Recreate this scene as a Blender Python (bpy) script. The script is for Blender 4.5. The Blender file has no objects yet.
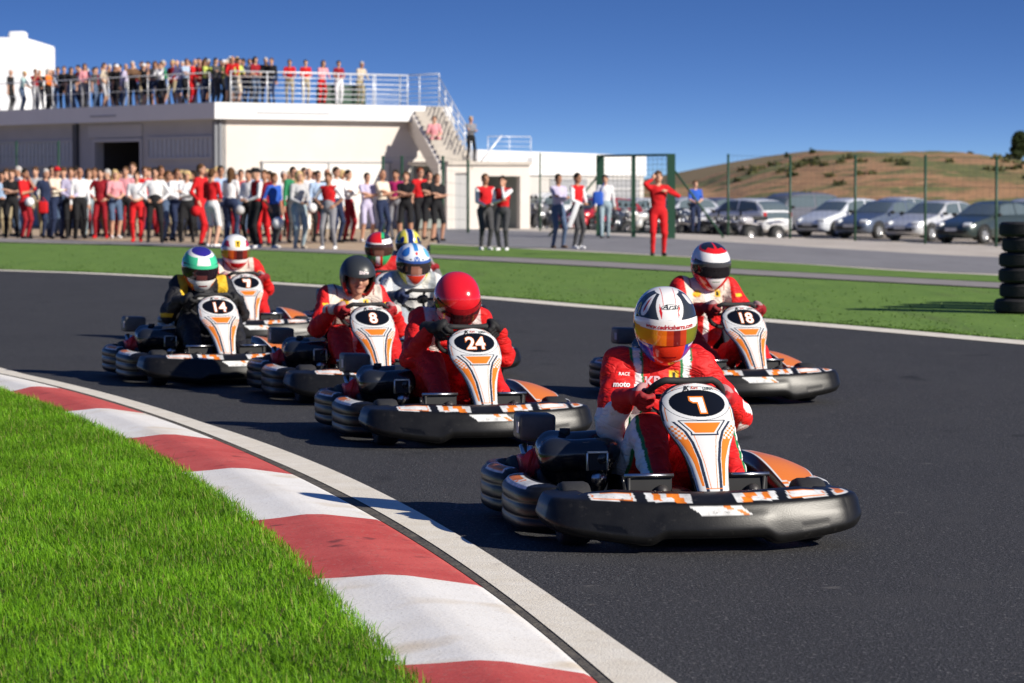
import bpy, bmesh, math, random
import numpy as np
from mathutils import Vector, Matrix, Euler
from mathutils.bvhtree import BVHTree
R = math.radians
random.seed(7); rng = np.random.default_rng(11)
scene = bpy.context.scene
COL = scene.collection
FPX, PITCH, CAMH = 3200.0, math.atan((341.5-185)/3200.0), 1.5
cp, sp_ = math.cos(PITCH), math.sin(PITCH)

def G(x, y, z=0.0):
    u = (x-512)/FPX; v = (341.5-y)/FPX
    dy = cp + v*sp_; dz = -sp_ + v*cp
    t = (z-CAMH)/dz
    return Vector((u*t, dy*t, z))
def AT(x, d, z=0.0):
    return Vector(((x-512)/FPX*d, d, z))

# ------------------------------------------------------------------ materials
def mat(name, col=(.5,.5,.5), rough=.6, metal=0.0, spec=.5, coat=0.0, var=0.0, vscale=8.0, bump=0.0, bscale=60.0, attr=None, alpha=1.0, trans=0.0, sub=0.0, var2=None):
    m = bpy.data.materials.new(name); m.use_nodes = True
    nt = m.node_tree; b = nt.nodes['Principled BSDF']
    L = nt.links
    b.inputs['Base Color'].default_value = (*col, 1)
    b.inputs['Roughness'].default_value = rough
    b.inputs['Metallic'].default_value = metal
    b.inputs['Specular IOR Level'].default_value = spec
    b.inputs['Coat Weight'].default_value = coat
    b.inputs['Coat Roughness'].default_value = .08
    b.inputs['Alpha'].default_value = alpha
    b.inputs['Transmission Weight'].default_value = trans
    tc = nt.nodes.new('ShaderNodeTexCoord')
    src = None
    if attr:
        a = nt.nodes.new('ShaderNodeVertexColor'); a.layer_name = attr; src = a.outputs['Color']
    if var > 0:
        n = nt.nodes.new('ShaderNodeTexNoise'); n.inputs['Scale'].default_value = vscale; n.inputs['Detail'].default_value = 6
        n.inputs['Roughness'].default_value = .65
        L.new(tc.outputs['Object'], n.inputs['Vector'])
        mr = nt.nodes.new('ShaderNodeMapRange'); L.new(n.outputs['Fac'], mr.inputs['Value'])
        mr.inputs['From Min'].default_value = .3; mr.inputs['From Max'].default_value = .7
        mr.inputs['To Min'].default_value = 1-var; mr.inputs['To Max'].default_value = 1+var
        mx = nt.nodes.new('ShaderNodeMix'); mx.data_type = 'RGBA'; mx.blend_type = 'MULTIPLY'; mx.inputs[0].default_value = 1
        if src: L.new(src, mx.inputs[6])
        else: mx.inputs[6].default_value = (*col, 1)
        L.new(mr.outputs['Result'], mx.inputs[7]); src = mx.outputs[2]
    if var2:      # (colour, scale, threshold, softness): patches of another colour
        c2, s2, th, so = var2
        n = nt.nodes.new('ShaderNodeTexNoise'); n.inputs['Scale'].default_value = s2; n.inputs['Detail'].default_value = 8; n.inputs['Roughness'].default_value = .7
        L.new(tc.outputs['Object'], n.inputs['Vector'])
        mr = nt.nodes.new('ShaderNodeMapRange'); L.new(n.outputs['Fac'], mr.inputs['Value'])
        mr.inputs['From Min'].default_value = th-so; mr.inputs['From Max'].default_value = th+so
        mx = nt.nodes.new('ShaderNodeMix'); mx.data_type = 'RGBA'
        L.new(mr.outputs['Result'], mx.inputs[0])
        if src: L.new(src, mx.inputs[6])
        else: mx.inputs[6].default_value = (*col, 1)
        mx.inputs[7].default_value = (*c2, 1); src = mx.outputs[2]
    if src: L.new(src, b.inputs['Base Color'])
    if bump > 0:
        n = nt.nodes.new('ShaderNodeTexNoise'); n.inputs['Scale'].default_value = bscale; n.inputs['Detail'].default_value = 5
        L.new(tc.outputs['Object'], n.inputs['Vector'])
        bp = nt.nodes.new('ShaderNodeBump'); bp.inputs['Strength'].default_value = 1.0; bp.inputs['Distance'].default_value = bump
        L.new(n.outputs['Fac'], bp.inputs['Height']); L.new(bp.outputs['Normal'], b.inputs['Normal'])
    return m

_mc = {}
def flat(col, rough=.7, **k):
    key = (tuple(round(c,3) for c in col), rough, tuple(sorted(k.items())))
    if key not in _mc: _mc[key] = mat('paint', col, rough, **k)
    return _mc[key]
def cloth(col):
    key = ('cloth', tuple(round(c,3) for c in col))
    if key not in _mc: _mc[key] = mat('cloth', col, .85, spec=.2, var=.12, vscale=25, bump=.004, bscale=35)
    return _mc[key]

M = {}
M['plastic'] = mat('black_plastic', (.022,.022,.024), .36, spec=.32, var=.35, vscale=14, bump=.0004, bscale=180, attr='Col', var2=((.030,.028,.026), 22, .66, .08))
M['plastic2'] = mat('glossy_black_plastic', (.012,.013,.016), .22, spec=.5, var=.3, vscale=10)
M['cover'] = mat('engine_cover_plastic', (.012,.014,.019), .2, spec=.6, bump=.001, bscale=14)
M['black'] = mat('matt_black', (.012,.012,.013), .6, var=.2)
M['rubber'] = mat('rubber', (.018,.018,.019), .75, var=.25, vscale=30, bump=.001, bscale=90)
M['steel'] = mat('steel', (.55,.55,.56), .28, metal=1.0)
M['darksteel'] = mat('dark_metal', (.05,.05,.055), .35, metal=.8)
M['redcast'] = mat('red_engine_casing', (.60,.03,.04), .4)
M['panel'] = mat('printed_panel', rough=.3, attr='Col', spec=.5, coat=.2)
M['white_num'] = mat('number_white', (.85,.85,.82), .45)
M['orange_num'] = mat('number_orange', (.75,.2,.02), .45)
M['suit'] = mat('racing_suit', rough=.62, attr='Col', spec=.3, var=.08, vscale=22, bump=.006, bscale=26)
def add_creases(m, scale, dist):
    nt = m.node_tree; b = nt.nodes['Principled BSDF']; old = b.inputs['Normal'].links[0].from_socket
    n = nt.nodes.new('ShaderNodeTexNoise'); n.inputs['Scale'].default_value = scale; n.inputs['Detail'].default_value = 2.5; n.inputs['Distortion'].default_value = 1.2
    tc = nt.nodes.new('ShaderNodeTexCoord'); mp = nt.nodes.new('ShaderNodeMapping'); mp.inputs['Scale'].default_value = (1,1,1.7); nt.links.new(tc.outputs['Object'], mp.inputs[0]); nt.links.new(mp.outputs[0], n.inputs['Vector'])
    a = nt.nodes.new('ShaderNodeMath'); a.operation = 'SUBTRACT'; a.inputs[1].default_value = .5; nt.links.new(n.outputs['Fac'], a.inputs[0])
    c = nt.nodes.new('ShaderNodeMath'); c.operation = 'ABSOLUTE'; nt.links.new(a.outputs[0], c.inputs[0])
    d = nt.nodes.new('ShaderNodeMath'); d.operation = 'POWER'; d.inputs[1].default_value = .55; nt.links.new(c.outputs[0], d.inputs[0])
    bp = nt.nodes.new('ShaderNodeBump'); bp.inputs['Distance'].default_value = dist; nt.links.new(d.outputs[0], bp.inputs['Height']); nt.links.new(old, bp.inputs['Normal']); nt.links.new(bp.outputs[0], b.inputs['Normal'])
add_creases(M['suit'], 7.5, .014)
M['glove'] = mat('glove', rough=.7, attr='Col', spec=.3, bump=.002, bscale=60)
M['shell'] = mat('helmet_paint', rough=.16, attr='Col', spec=.5, coat=.6)
M['matte_shell'] = mat('helmet_matt', rough=.38, attr='Col', spec=.5)
M['skin'] = mat('skin', (.52,.27,.18), .55, spec=.35, bump=.001, bscale=90)
M['green_metal'] = mat('green_painted_metal', (.012,.055,.028), .5)
M['galv'] = mat('galvanised_rail', (.78,.80,.82), .4, metal=.3)
M['tyre_far'] = mat('old_tyre_rubber', (.017,.016,.017), .8, var=.4, vscale=5, bump=.01, bscale=14)

# ------------------------------------------------------------------ object helpers
def link(name, me, parent=None, m=None):
    o = bpy.data.objects.new(name, me); COL.objects.link(o)
    if parent is not None: o.parent = parent
    if m is not None:
        ms = m if isinstance(m, (list, tuple)) else [m]
        for q in ms: me.materials.append(q)
    return o
def tag(o, label, cat, group=None):
    o['label'] = label; o['category'] = cat
    if group: o['group'] = group
    return o
def struct(o): o['kind'] = 'structure'; return o
def empty(name, loc=(0,0,0), rz=0.0):
    o = bpy.data.objects.new(name, None); COL.objects.link(o)
    o.location = loc; o.rotation_euler = (0,0,rz); o.empty_display_size = .2
    return o
def copy_tree(o, parent=None):
    c = o.copy(); COL.objects.link(c)
    if parent is not None: c.parent = parent
    for ch in o.children: copy_tree(ch, c)
    return c

def mesh_np(V, F, smooth=True, cols=None, matidx=None):
    me = bpy.data.meshes.new('mesh')
    V = np.asarray(V, dtype=np.float32); F = np.asarray(F, dtype=np.int32)
    n = F.shape[1]
    me.vertices.add(len(V)); me.vertices.foreach_set('co', V.ravel())
    me.loops.add(F.size); me.loops.foreach_set('vertex_index', F.ravel())
    me.polygons.add(len(F)); me.polygons.foreach_set('loop_start', np.arange(len(F), dtype=np.int32)*n)
    if matidx is not None: me.polygons.foreach_set('material_index', np.asarray(matidx, dtype=np.int32))
    me.polygons.foreach_set('use_smooth', np.full(len(F), smooth))
    if cols is not None:
        a = me.color_attributes.new('Col', 'FLOAT_COLOR', 'POINT')
        c = np.ones((len(V),4), dtype=np.float32); c[:,:3] = cols
        a.data.foreach_set('color', c.ravel())
    me.update(); me.validate()
    return me

class MB:
    """collects shapes for ONE mesh"""
    def __init__(s): s.v = []; s.f = []; s.m = []; s.sm = []
    def add(s, V, F, mi=0, smooth=False):
        o = len(s.v); s.v += [tuple(p) for p in V]
        for f in F: s.f.append(tuple(i+o for i in f)); s.m.append(mi); s.sm.append(smooth)
        return s
    def box(s, c, d, rot=None, mi=0, bev=0.0):
        bm = bmesh.new(); bmesh.ops.create_cube(bm, size=1)
        for v in bm.verts: v.co = Vector((v.co.x*d[0], v.co.y*d[1], v.co.z*d[2]))
        if bev > 0: bmesh.ops.bevel(bm, geom=bm.edges[:], offset=bev, segments=3, affect='EDGES', profile=.5)
        Mx = Matrix.Translation(Vector(c)) @ ((rot if isinstance(rot, Matrix) else Euler(rot).to_matrix().to_4x4()) if rot is not None else Matrix())
        bm.verts.index_update()
        s.add([Mx @ v.co for v in bm.verts], [[v.index for v in f.verts] for f in bm.faces], mi, bev > 0)
        bm.free(); return s
    def tube(s, pts, r, seg=10, mi=0, closed=False, caps=True):
        pts = [Vector(p) for p in pts]; n = len(pts)
        rs = r if isinstance(r, (list, tuple)) else [r]*n
        V = []; F = []
        prev = None
        for i, p in enumerate(pts):
            if closed: t = (pts[(i+1)%n]-pts[i-1])
            else: t = pts[min(i+1,n-1)]-pts[max(i-1,0)]
            t.normalize()
            if prev is None:
                a = Vector((0,0,1)) if abs(t.z) < .9 else Vector((1,0,0)); prev = (a - t*a.dot(t)).normalized()
            else: prev = (prev - t*prev.dot(t)).normalized()
            q = t.cross(prev)
            for k in range(seg):
                an = 2*math.pi*k/seg; V.append(p + (prev*math.cos(an)+q*math.sin(an))*rs[i])
        m = n if closed else n-1
        for i in range(m):
            j = (i+1) % n
            for k in range(seg): F.append((i*seg+k, i*seg+(k+1)%seg, j*seg+(k+1)%seg, j*seg+k))
        if caps and not closed: F.append(tuple(range(seg))[::-1]); F.append(tuple((n-1)*seg+k for k in range(seg)))
        return s.add(V, F, mi, True)
    def lathe(s, prof, c, axis=(0,0,1), seg=32, mi=0):
        """prof: list (radius, height along axis)"""
        ax = Vector(axis).normalized(); a = Vector((0,0,1)) if abs(ax.z) < .9 else Vector((1,0,0))
        u = (a-ax*a.dot(ax)).normalized(); w = ax.cross(u); c = Vector(c)
        V = []; F = []
        for (r, h) in prof:
            for k in range(seg):
                an = 2*math.pi*k/seg; V.append(c + ax*h + (u*math.cos(an)+w*math.sin(an))*r)
        for i in range(len(prof)-1):
            for k in range(seg): F.append((i*seg+k, i*seg+(k+1)%seg, (i+1)*seg+(k+1)%seg, (i+1)*seg+k))
        return s.add(V, F, mi, True)
    def prism(s, poly, depth_vec, mi=0):
        n = len(poly); d = Vector(depth_vec); P = [Vector(p) for p in poly]
        V = P + [p+d for p in P]
        F = [tuple(range(n))[::-1], tuple(range(n, 2*n))] + [(i, (i+1)%n, n+(i+1)%n, n+i) for i in range(n)]
        return s.add(V, F, mi)
    def build(s, name, m, parent=None, bevel=0.0, subsurf=0):
        me = bpy.data.meshes.new(name); me.from_pydata(s.v, [], s.f)
        me.polygons.foreach_set('material_index', s.m); me.polygons.foreach_set('use_smooth', s.sm)
        bm = bmesh.new(); bm.from_mesh(me); bmesh.ops.recalc_face_normals(bm, faces=bm.faces[:]); bm.to_mesh(me); bm.free()
        me.update()
        o = link(name, me, parent, m)
        if bevel > 0:
            b = o.modifiers.new('bevel', 'BEVEL'); b.width = bevel; b.segments = 2; b.limit_method = 'ANGLE'
        if subsurf:
            b = o.modifiers.new('sub', 'SUBSURF'); b.levels = subsurf; b.render_levels = subsurf
        return o

def catmull(P, n):
    P = np.asarray(P, float); m = len(P)
    Q = np.vstack([2*P[0]-P[1], P, 2*P[-1]-P[-2]])
    seg = np.linalg.norm(np.diff(P, axis=0), axis=1); cum = np.concatenate([[0], np.cumsum(seg)])
    t = np.linspace(0, cum[-1], n); i = np.clip(np.searchsorted(cum, t, side='right')-1, 0, m-2)
    u = ((t-cum[i])/seg[i])[:,None]
    p0,p1,p2,p3 = Q[i],Q[i+1],Q[i+2],Q[i+3]
    return .5*((2*p1)+(-p0+p2)*u+(2*p0-5*p1+4*p2-p3)*u*u+(-p0+3*p1-3*p2+p3)*u**3)

def grid_faces(nu, nv, closed_v=False, closed_u=False):
    a = np.arange(nu*nv).reshape(nu, nv)
    if closed_v: a = np.hstack([a, a[:, :1]])
    if closed_u: a = np.vstack([a, a[:1]])
    return np.stack([a[:-1,:-1].ravel(), a[1:,:-1].ravel(), a[1:,1:].ravel(), a[:-1,1:].ravel()], 1)

# ------------------------------------------------------------------ signed distance bodies
class SDF:
    def __init__(s): s.p = []
    def cone(s, a, b, r1, r2, k=.03, lab='x'): s.p.append(('c', np.array(a,float), np.array(b,float), r1, r2, k, lab)); return s
    def ell(s, c, r, k=.03, lab='x', rot=None):
        s.p.append(('e', np.array(c,float), np.array(r,float), np.array(rot.to_3x3()) if rot is not None else None, 0, k, lab)); return s
    @staticmethod
    def dist(pr, X):
        if pr[0] == 'c':
            a, b, r1, r2 = pr[1:5]; ab = b-a; L2 = max(ab@ab, 1e-9)
            t = np.clip(((X-a)@ab)/L2, 0, 1)
            return np.linalg.norm(X-a-t[...,None]*ab, axis=-1) - (r1+(r2-r1)*t)
        c, r, rot = pr[1:4]; q = X-c
        if rot is not None: q = q@rot
        k0 = np.linalg.norm(q/r, axis=-1); k1 = np.linalg.norm(q/(r*r), axis=-1)+1e-9
        return k0*(k0-1)/k1
    def mesh(s, h, folds=0.0, seed=0, sub=None):
        lo = np.full(3, 1e9); hi = -lo
        bb = []
        for p in s.p:
            if p[0] == 'c':
                r = max(p[3],p[4]); l = np.minimum(p[1],p[2])-r; u = np.maximum(p[1],p[2])+r
            else:
                r = max(p[2]) if p[3] is not None else p[2]; l = p[1]-r; u = p[1]+r
            bb.append((l,u)); lo = np.minimum(lo,l); hi = np.maximum(hi,u)
        lo = lo-4*h-.01; n = np.ceil((hi+4*h+.01-lo)/h).astype(int)+1
        F = np.full(n, .2, np.float32)
        ax = [lo[i]+h*np.arange(n[i]) for i in range(3)]
        for p,(l,u) in zip(s.p, bb):
            k = p[5]; m = k*1.5+3*h
            i0 = np.clip(np.floor((l-m-lo)/h).astype(int), 0, n); i1 = np.clip(np.ceil((u+m-lo)/h).astype(int)+1, 0, n)
            sl = tuple(slice(i0[i], i1[i]) for i in range(3))
            X = np.stack(np.meshgrid(*[ax[i][sl[i]] for i in range(3)], indexing='ij'), -1)
            d = s.dist(p, X).astype(np.float32); f = F[sl]
            if k > 0:
                hh = np.clip(k-np.abs(f-d), 0, None)/k; F[sl] = np.minimum(f,d)-hh*hh*k*.25
            else: F[sl] = np.minimum(f,d)
        if folds > 0:
            rg = np.random.default_rng(seed); A = [ax[0][:,None,None], ax[1][None,:,None], ax[2][None,None,:]]
            w = 0
            for j in range(7):
                d = rg.normal(size=3); d /= np.linalg.norm(d); fr = rg.uniform(35, 95)
                e = rg.normal(size=3)*9
                w = w + np.sin(fr*(A[0]*d[0]+A[1]*d[1]+A[2]*d[2]) + 1.6*np.sin(A[0]*e[0]+A[1]*e[1]+A[2]*e[2]+j) + j)
            F = F + (folds*w/2.6).astype(np.float32)
        neg = F < 0
        a = np.zeros(tuple(np.array(F.shape)-1), np.uint8)
        for dx in (0,1):
            for dy in (0,1):
                for dz in (0,1): a += neg[dx:F.shape[0]-1+dx, dy:F.shape[1]-1+dy, dz:F.shape[2]-1+dz]
        cells = np.argwhere((a>0)&(a<8)); idx = -np.ones(a.shape, np.int32); idx[tuple(cells.T)] = np.arange(len(cells))
        acc = np.zeros((len(cells),3)); cnt = np.zeros(len(cells))
        corners = [(0,0,0),(1,0,0),(0,1,0),(1,1,0),(0,0,1),(1,0,1),(0,1,1),(1,1,1)]
        vals = {c: F[cells[:,0]+c[0], cells[:,1]+c[1], cells[:,2]+c[2]] for c in corners}
        for c in corners:
            for axn in range(3):
                if c[axn] == 0:
                    c2 = list(c); c2[axn] = 1; c2 = tuple(c2)
                    f0, f1 = vals[c], vals[c2]; m = (f0<0) != (f1<0)
                    t = np.zeros(len(cells)); t[m] = f0[m]/(f0[m]-f1[m])
                    pt = np.repeat(np.array(c,float)[None], len(cells), 0); pt[:,axn] += t
                    acc[m] += pt[m]; cnt[m] += 1
        V = lo + h*(cells + acc/cnt[:,None])
        faces = []
        for axn in range(3):
            b, c = (axn+1)%3, (axn+2)%3
            s0 = [slice(None)]*3; s1 = [slice(None)]*3; s0[axn] = slice(0,-1); s1[axn] = slice(1,None)
            n0, n1 = neg[tuple(s0)], neg[tuple(s1)]
            e = np.argwhere(n0 != n1); e = e[(e[:,b]>0)&(e[:,c]>0)&(e[:,b]<F.shape[b]-1)&(e[:,c]<F.shape[c]-1)]
            fl = n0[tuple(e.T)]
            def cell(db, dc):
                q = e.copy(); q[:,b] -= db; q[:,c] -= dc; return idx[tuple(q.T)]
            q = np.stack([cell(1,1), cell(0,1), cell(0,0), cell(1,0)], 1)
            q[~fl] = q[~fl][:, ::-1]
            faces.append(q)
        Fc = np.vstack(faces); Fc = Fc[(Fc>=0).all(1)]
        # one smoothing pass
        for _ in range(2):
            S = np.zeros_like(V); C = np.zeros(len(V))
            for i in range(4):
                j = (i+1)%4
                np.add.at(S, Fc[:,i], V[Fc[:,j]]); np.add.at(C, Fc[:,i], 1)
                np.add.at(S, Fc[:,j], V[Fc[:,i]]); np.add.at(C, Fc[:,j], 1)
            V = V*.5 + .5*S/np.maximum(C,1)[:,None]
        return V, Fc
    def labels(s, V):
        D = np.stack([s.dist(p, V) for p in s.p], 1)
        return np.argmin(D, 1), [p[6] for p in s.p]

def ik(a, c, l1, l2, pole):
    a, c, pole = Vector(a), Vector(c), Vector(pole)
    d = c-a; L = min(d.length, (l1+l2)*.999); dn = d.normalized()
    x = (l1*l1-l2*l2+L*L)/(2*L); h = math.sqrt(max(l1*l1-x*x, 0))
    p = (pole - dn*pole.dot(dn)).normalized()
    return a+dn*x+p*h

def text_mesh(txt, size, bold=0.0, shear=0.0, align='CENTER', sx=1.0):
    cu = bpy.data.curves.new('t', 'FONT'); cu.body = txt; cu.size = size; cu.align_x = align; cu.align_y = 'CENTER'
    cu.offset = bold; cu.shear = shear; cu.resolution_u = 3; cu.fill_mode = 'FRONT' if hasattr(cu,'fill_mode') else cu.fill_mode
    o = bpy.data.objects.new('t', cu); COL.objects.link(o)
    dg = bpy.context.evaluated_depsgraph_get(); me = bpy.data.meshes.new_from_object(o.evaluated_get(dg))
    bpy.data.objects.remove(o); bpy.data.curves.remove(cu)
    for v in me.vertices: v.co.x *= sx
    return me
def project_text(me, origin, normal, up, bvh, off=.0025):
    """lay a flat text mesh on a surface: rays go along -normal"""
    n = Vector(normal).normalized(); u = Vector(up); u = (u-n*u.dot(n)).normalized(); r = u.cross(n)
    bm = bmesh.new(); bm.from_mesh(me)
    bmesh.ops.triangulate(bm, faces=bm.faces[:]); bm.to_mesh(me); bm.free()
    for v in me.vertices:
        p = Vector(origin) + r*v.co.x + u*v.co.y
        hit = bvh.ray_cast(p+n*.3, -n)
        v.co = (hit[0] + n*off) if hit[0] is not None else p
    me.update(); return me
def bvh_np(V, F): return BVHTree.FromPolygons([tuple(v) for v in V], [tuple(int(i) for i in f) for f in F])
# ------------------------------------------------------------------ the go-kart
ORG = np.array((.72,.19,.015)); WHT = np.array((.66,.66,.645)); NVY = np.array((.02,.028,.05)); BLK = np.array((.0075,.0074,.0074))
B0 = .95      # kart local y = b - B0, b = distance behind the nose tip

def strip(P, secfn, nu, nv, cap=True):
    """sweep a closed (offset, z) section along a plan curve; returns V, F, U, S"""
    C = catmull(P, nu); T = np.gradient(C, axis=0); T /= np.linalg.norm(T, axis=1)[:,None]
    N = np.stack([T[:,1], -T[:,0]], 1)
    V = np.zeros((nu, nv, 3)); 
    for i in range(nu):
        t = i/(nu-1); sec = secfn(t, C[i])          # (nv,2)
        V[i,:,0] = C[i,0]+N[i,0]*sec[:,0]; V[i,:,1] = C[i,1]+N[i,1]*sec[:,0]; V[i,:,2] = sec[:,1]
    return V, C, N
def resample(sec, nv, closed=True, smooth=2):
    s = np.asarray(sec, float)
    for _ in range(smooth):
        n = np.roll(s, -1, 0); s = np.stack([s*.78+n*.22, s*.22+n*.78], 1).reshape(-1, 2)
    q = np.vstack([s, s[:1]]); d = np.linalg.norm(np.diff(q, axis=0), axis=1); c = np.concatenate([[0], np.cumsum(d)])
    t = np.linspace(0, c[-1], nv, endpoint=False)
    return np.stack([np.interp(t, c, q[:,0]), np.interp(t, c, q[:,1])], 1)

def finish_strip(name, V, colfn, m, parent):
    nu, nv = V.shape[:2]
    cols = colfn(V)
    P = V.reshape(-1,3).copy(); c0 = V[0].mean(0); c1 = V[-1].mean(0)
    F = grid_faces(nu, nv, closed_v=True)
    P = np.vstack([P, c0, c1]); n = nu*nv; k = np.arange(nv); k2 = (k+1)%nv
    caps = np.vstack([np.stack([np.full(nv,n), k2, k, k], 1), np.stack([np.full(nv,n+1), (nu-1)*nv+k, (nu-1)*nv+k2, (nu-1)*nv+k2], 1)])
    cc = np.vstack([cols.reshape(-1,3), cols[0,:1], cols[-1,:1]])
    P[:,1] -= B0
    me = bpy.data.meshes.new(name)
    tri = [tuple(f[:3]) for f in caps.tolist()]
    me.from_pydata(P.tolist(), [], F.tolist()+tri)
    me.polygons.foreach_set('use_smooth', [True]*len(me.polygons))
    a = me.color_attributes.new('Col', 'FLOAT_COLOR', 'POINT'); c = np.ones((len(P),4), np.float32); c[:,:3] = cc; a.data.foreach_set('color', c.ravel())
    bm = bmesh.new(); bm.from_mesh(me); bmesh.ops.recalc_face_normals(bm, faces=bm.faces[:]); bm.to_mesh(me); bm.free()
    return link(name, me, parent, m)

def make_nose(parent):
    P = [(.575,.60),(.625,.52),(.648,.42),(.652,.30),(.640,.19),(.59,.125),(.49,.085),(.25,.03),(0,.005)]; P = [(-a,b) for a,b in P]+P[::-1][1:]
    def sec(t, c):
        x = abs(c[0]); b = c[1]
        zt = .200+.018*min(x/.65,1)**1.5; zb = .028+.030*(1/(1+math.exp((x-.235)/.012)))+.048*max(0,(x-.28)/.37)**1.15+.05*max(0,(b-.15))
        endf = 1.0
        e = min(t, 1-t)
        if e < .05: endf = math.sqrt(max(1-((.05-e)/.05)**2, .02))
        side = min(max((b-.12)/.1, 0), 1)
        bulge = .014*side
        up = .026*(1-min(1,max(0,(x-.42)/.18)))+.018
        s = [(-.165,zt+up),(-.10,zt+up*.92),(-.034+.02*side,zt+.008),(-.022+.02*side,zt+.000),(-.012+bulge+.01*side,zt-.025),(.002+bulge,(zt+zb)/2+.02),(.012+bulge,zb+.055),(.014,zb+.035),(.0,zb+.012),(-.035,zb),(-.13,zb+.01),(-.16,zb+.04)]
        s = resample(s, 72, smooth=2)
        cen = np.array([-.075,(zt+zb)/2]); return cen+(s-cen)*np.array([endf if endf<1 else 1, .35+.65*endf])
    V, C, N = strip(P, sec, 361, 72)
    X = V[...,0]; Z = V[...,2]; Bb = V[...,1]
    off = (X-C[:,None,0])*N[:,None,0]+(Bb-C[:,None,1])*N[:,None,1]
    # near-flush slots either side, recess shade painted in col below, and a shallow step low on the face
    for sgn in (-1,1):
        xx = X*sgn; m = (off>-.02)&(np.abs(Z-(.105+(xx-.43)*.12))<.012)&(np.abs(xx-.43)<.062)
        V[...,0][m] -= (N[:,None,0]*.001*np.ones_like(X))[m]; V[...,1][m] -= (N[:,None,1]*.001*np.ones_like(X))[m]
    def col(V):
        X, Z = V[...,0], V[...,2]; c = np.tile(BLK, X.shape+(1,)); top = (off<-.030)&(off>-.098)&(Z>.17)&(Bb<.32)
        u = X
        def rect(a, b, colr, o0=-.098, o1=-.034): m = top&(u>a)&(u<b)&(off>o0)&(off<o1); c[m] = colr
        for sgn in (-1,1):
            u = X*sgn
            rect(.09,.275,WHT); rect(.12,.165,ORG,-.066,-.034); rect(.135,.19,ORG,-.098,-.066); rect(.215,.245,ORG,-.098,-.045)
            rect(.32,.50,WHT)
            rect(.33,.49,ORG,-.092,-.040); rect(.336,.484,WHT,-.086,-.046)
            if sgn > 0: rect(.53,.66,WHT,-.098,-.034); rect(.545,.64,ORG,-.088,-.050)
        f = (off>-.03)&(Z>.160+.0*X)&(Z<.194)
        sk = X+(Z-.177)*1.4
        m = f&(sk>-.085)&(sk<.13); c[m] = WHT
        m = f&(sk>.055)&(sk<.085)&(Z>.177); c[m] = ORG
        m = f&(sk>.09)&(sk<.115)&(Z<.177); c[m] = ORG
        for sgn in (-1,1):
            xx = X*sgn; c[(off>-.04)&(np.abs(Z-(.105+(xx-.43)*.12))<.011)&(np.abs(xx-.43-(Z-.105))<.055)] = BLK*.12  # shade of the slot recesses put into the colour
        return c
    return finish_strip('nose_bumper', V, col, M['plastic'], parent)

def bumper_sec(zt, zb, depth, endf, deep=.0075):
    s = []
    for k in range(40):
        f = k/39; z = zt+(zb-zt)*f
        g = deep*abs(math.sin(f*math.pi*3))**.6
        edge = .016*(abs(2*f-1)**6)
        s.append((g-edge-.012, z))
    s = [( -depth, zt+.02), (-depth*.5, zt+.018), (-.03, zt+.008)] + s + [(-.05, zb-.004), (-depth, zb+.02)]
    s = resample(s, 84, smooth=1); cen = np.array([-depth*.5,(zt+zb)/2])
    return cen+(s-cen)*np.array([1, .72+.28*endf])
def make_pod(parent, sgn):
    P = [(.50,.60),(.58,.585),(.655,.63),(.695,.72),(.708,.86),(.708,1.0),(.698,1.12),(.682,1.22),(.660,1.29)]
    P = [(x*sgn, b) for x, b in P]
    if sgn < 0: P = P[::-1]
    def sec(t, c):
        e = min(t, 1-t); endf = math.sqrt(max(1-((.05-e)/.05)**2, .02)) if e < .05 else 1
        return bumper_sec(.215, .03, .13, endf)
    V, C, N = strip(P, sec, 150, 84)
    off = (V[...,0]-C[:,None,0])*N[:,None,0]+(V[...,1]-C[:,None,1])*N[:,None,1]
    def col(V):
        c = np.tile(BLK, V.shape[:2]+(1,)); Z = V[...,2]; b = V[...,1]
        top = (off<-.022)&(off>-.095)&(Z>.19)
        m = top&(b>.70)&(b<1.24); c[m] = WHT
        m = top&(off>-.082)&(off<-.04)&(b>.86)&(b<1.20); c[m] = ORG
        chk = ((np.floor(b*26)+np.floor(off*40))%2==0)&top&(b>.80)&(b<.95); c[chk] = WHT
        return c
    return finish_strip('side_pod', V, col, M['plastic'], parent)
def make_rear(parent):
    P = [(.650,1.275),(.672,1.33),(.695,1.42),(.705,1.55),(.70,1.68),(.675,1.80),(.61,1.885),(.50,1.925),(.25,1.945),(0,1.95)]
    P = P[:-1]+[P[-1]]+[(-x,b) for x,b in P[:-1]][::-1]
    def sec(t, c):
        e = min(t, 1-t); endf = math.sqrt(max(1-((.03-e)/.03)**2, .02)) if e < .03 else 1
        return bumper_sec(.228, .045, .09, endf)
    V, C, N = strip(P, sec, 260, 84)
    off = (V[...,0]-C[:,None,0])*N[:,None,0]+(V[...,1]-C[:,None,1])*N[:,None,1]
    def col(V):
        c = np.tile(BLK, V.shape[:2]+(1,)); Z = V[...,2]; b = V[...,1]
        top = (off<-.018)&(off>-.08)&(Z>.2)
        m = top&(b>1.34)&(b<1.62); c[m] = WHT
        m = top&(off>-.07)&(off<-.028)&(b>1.36)&(b<1.60); c[m] = ORG
        return c
    return finish_strip('rear_bumper', V, col, M['plastic'], parent)

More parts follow.
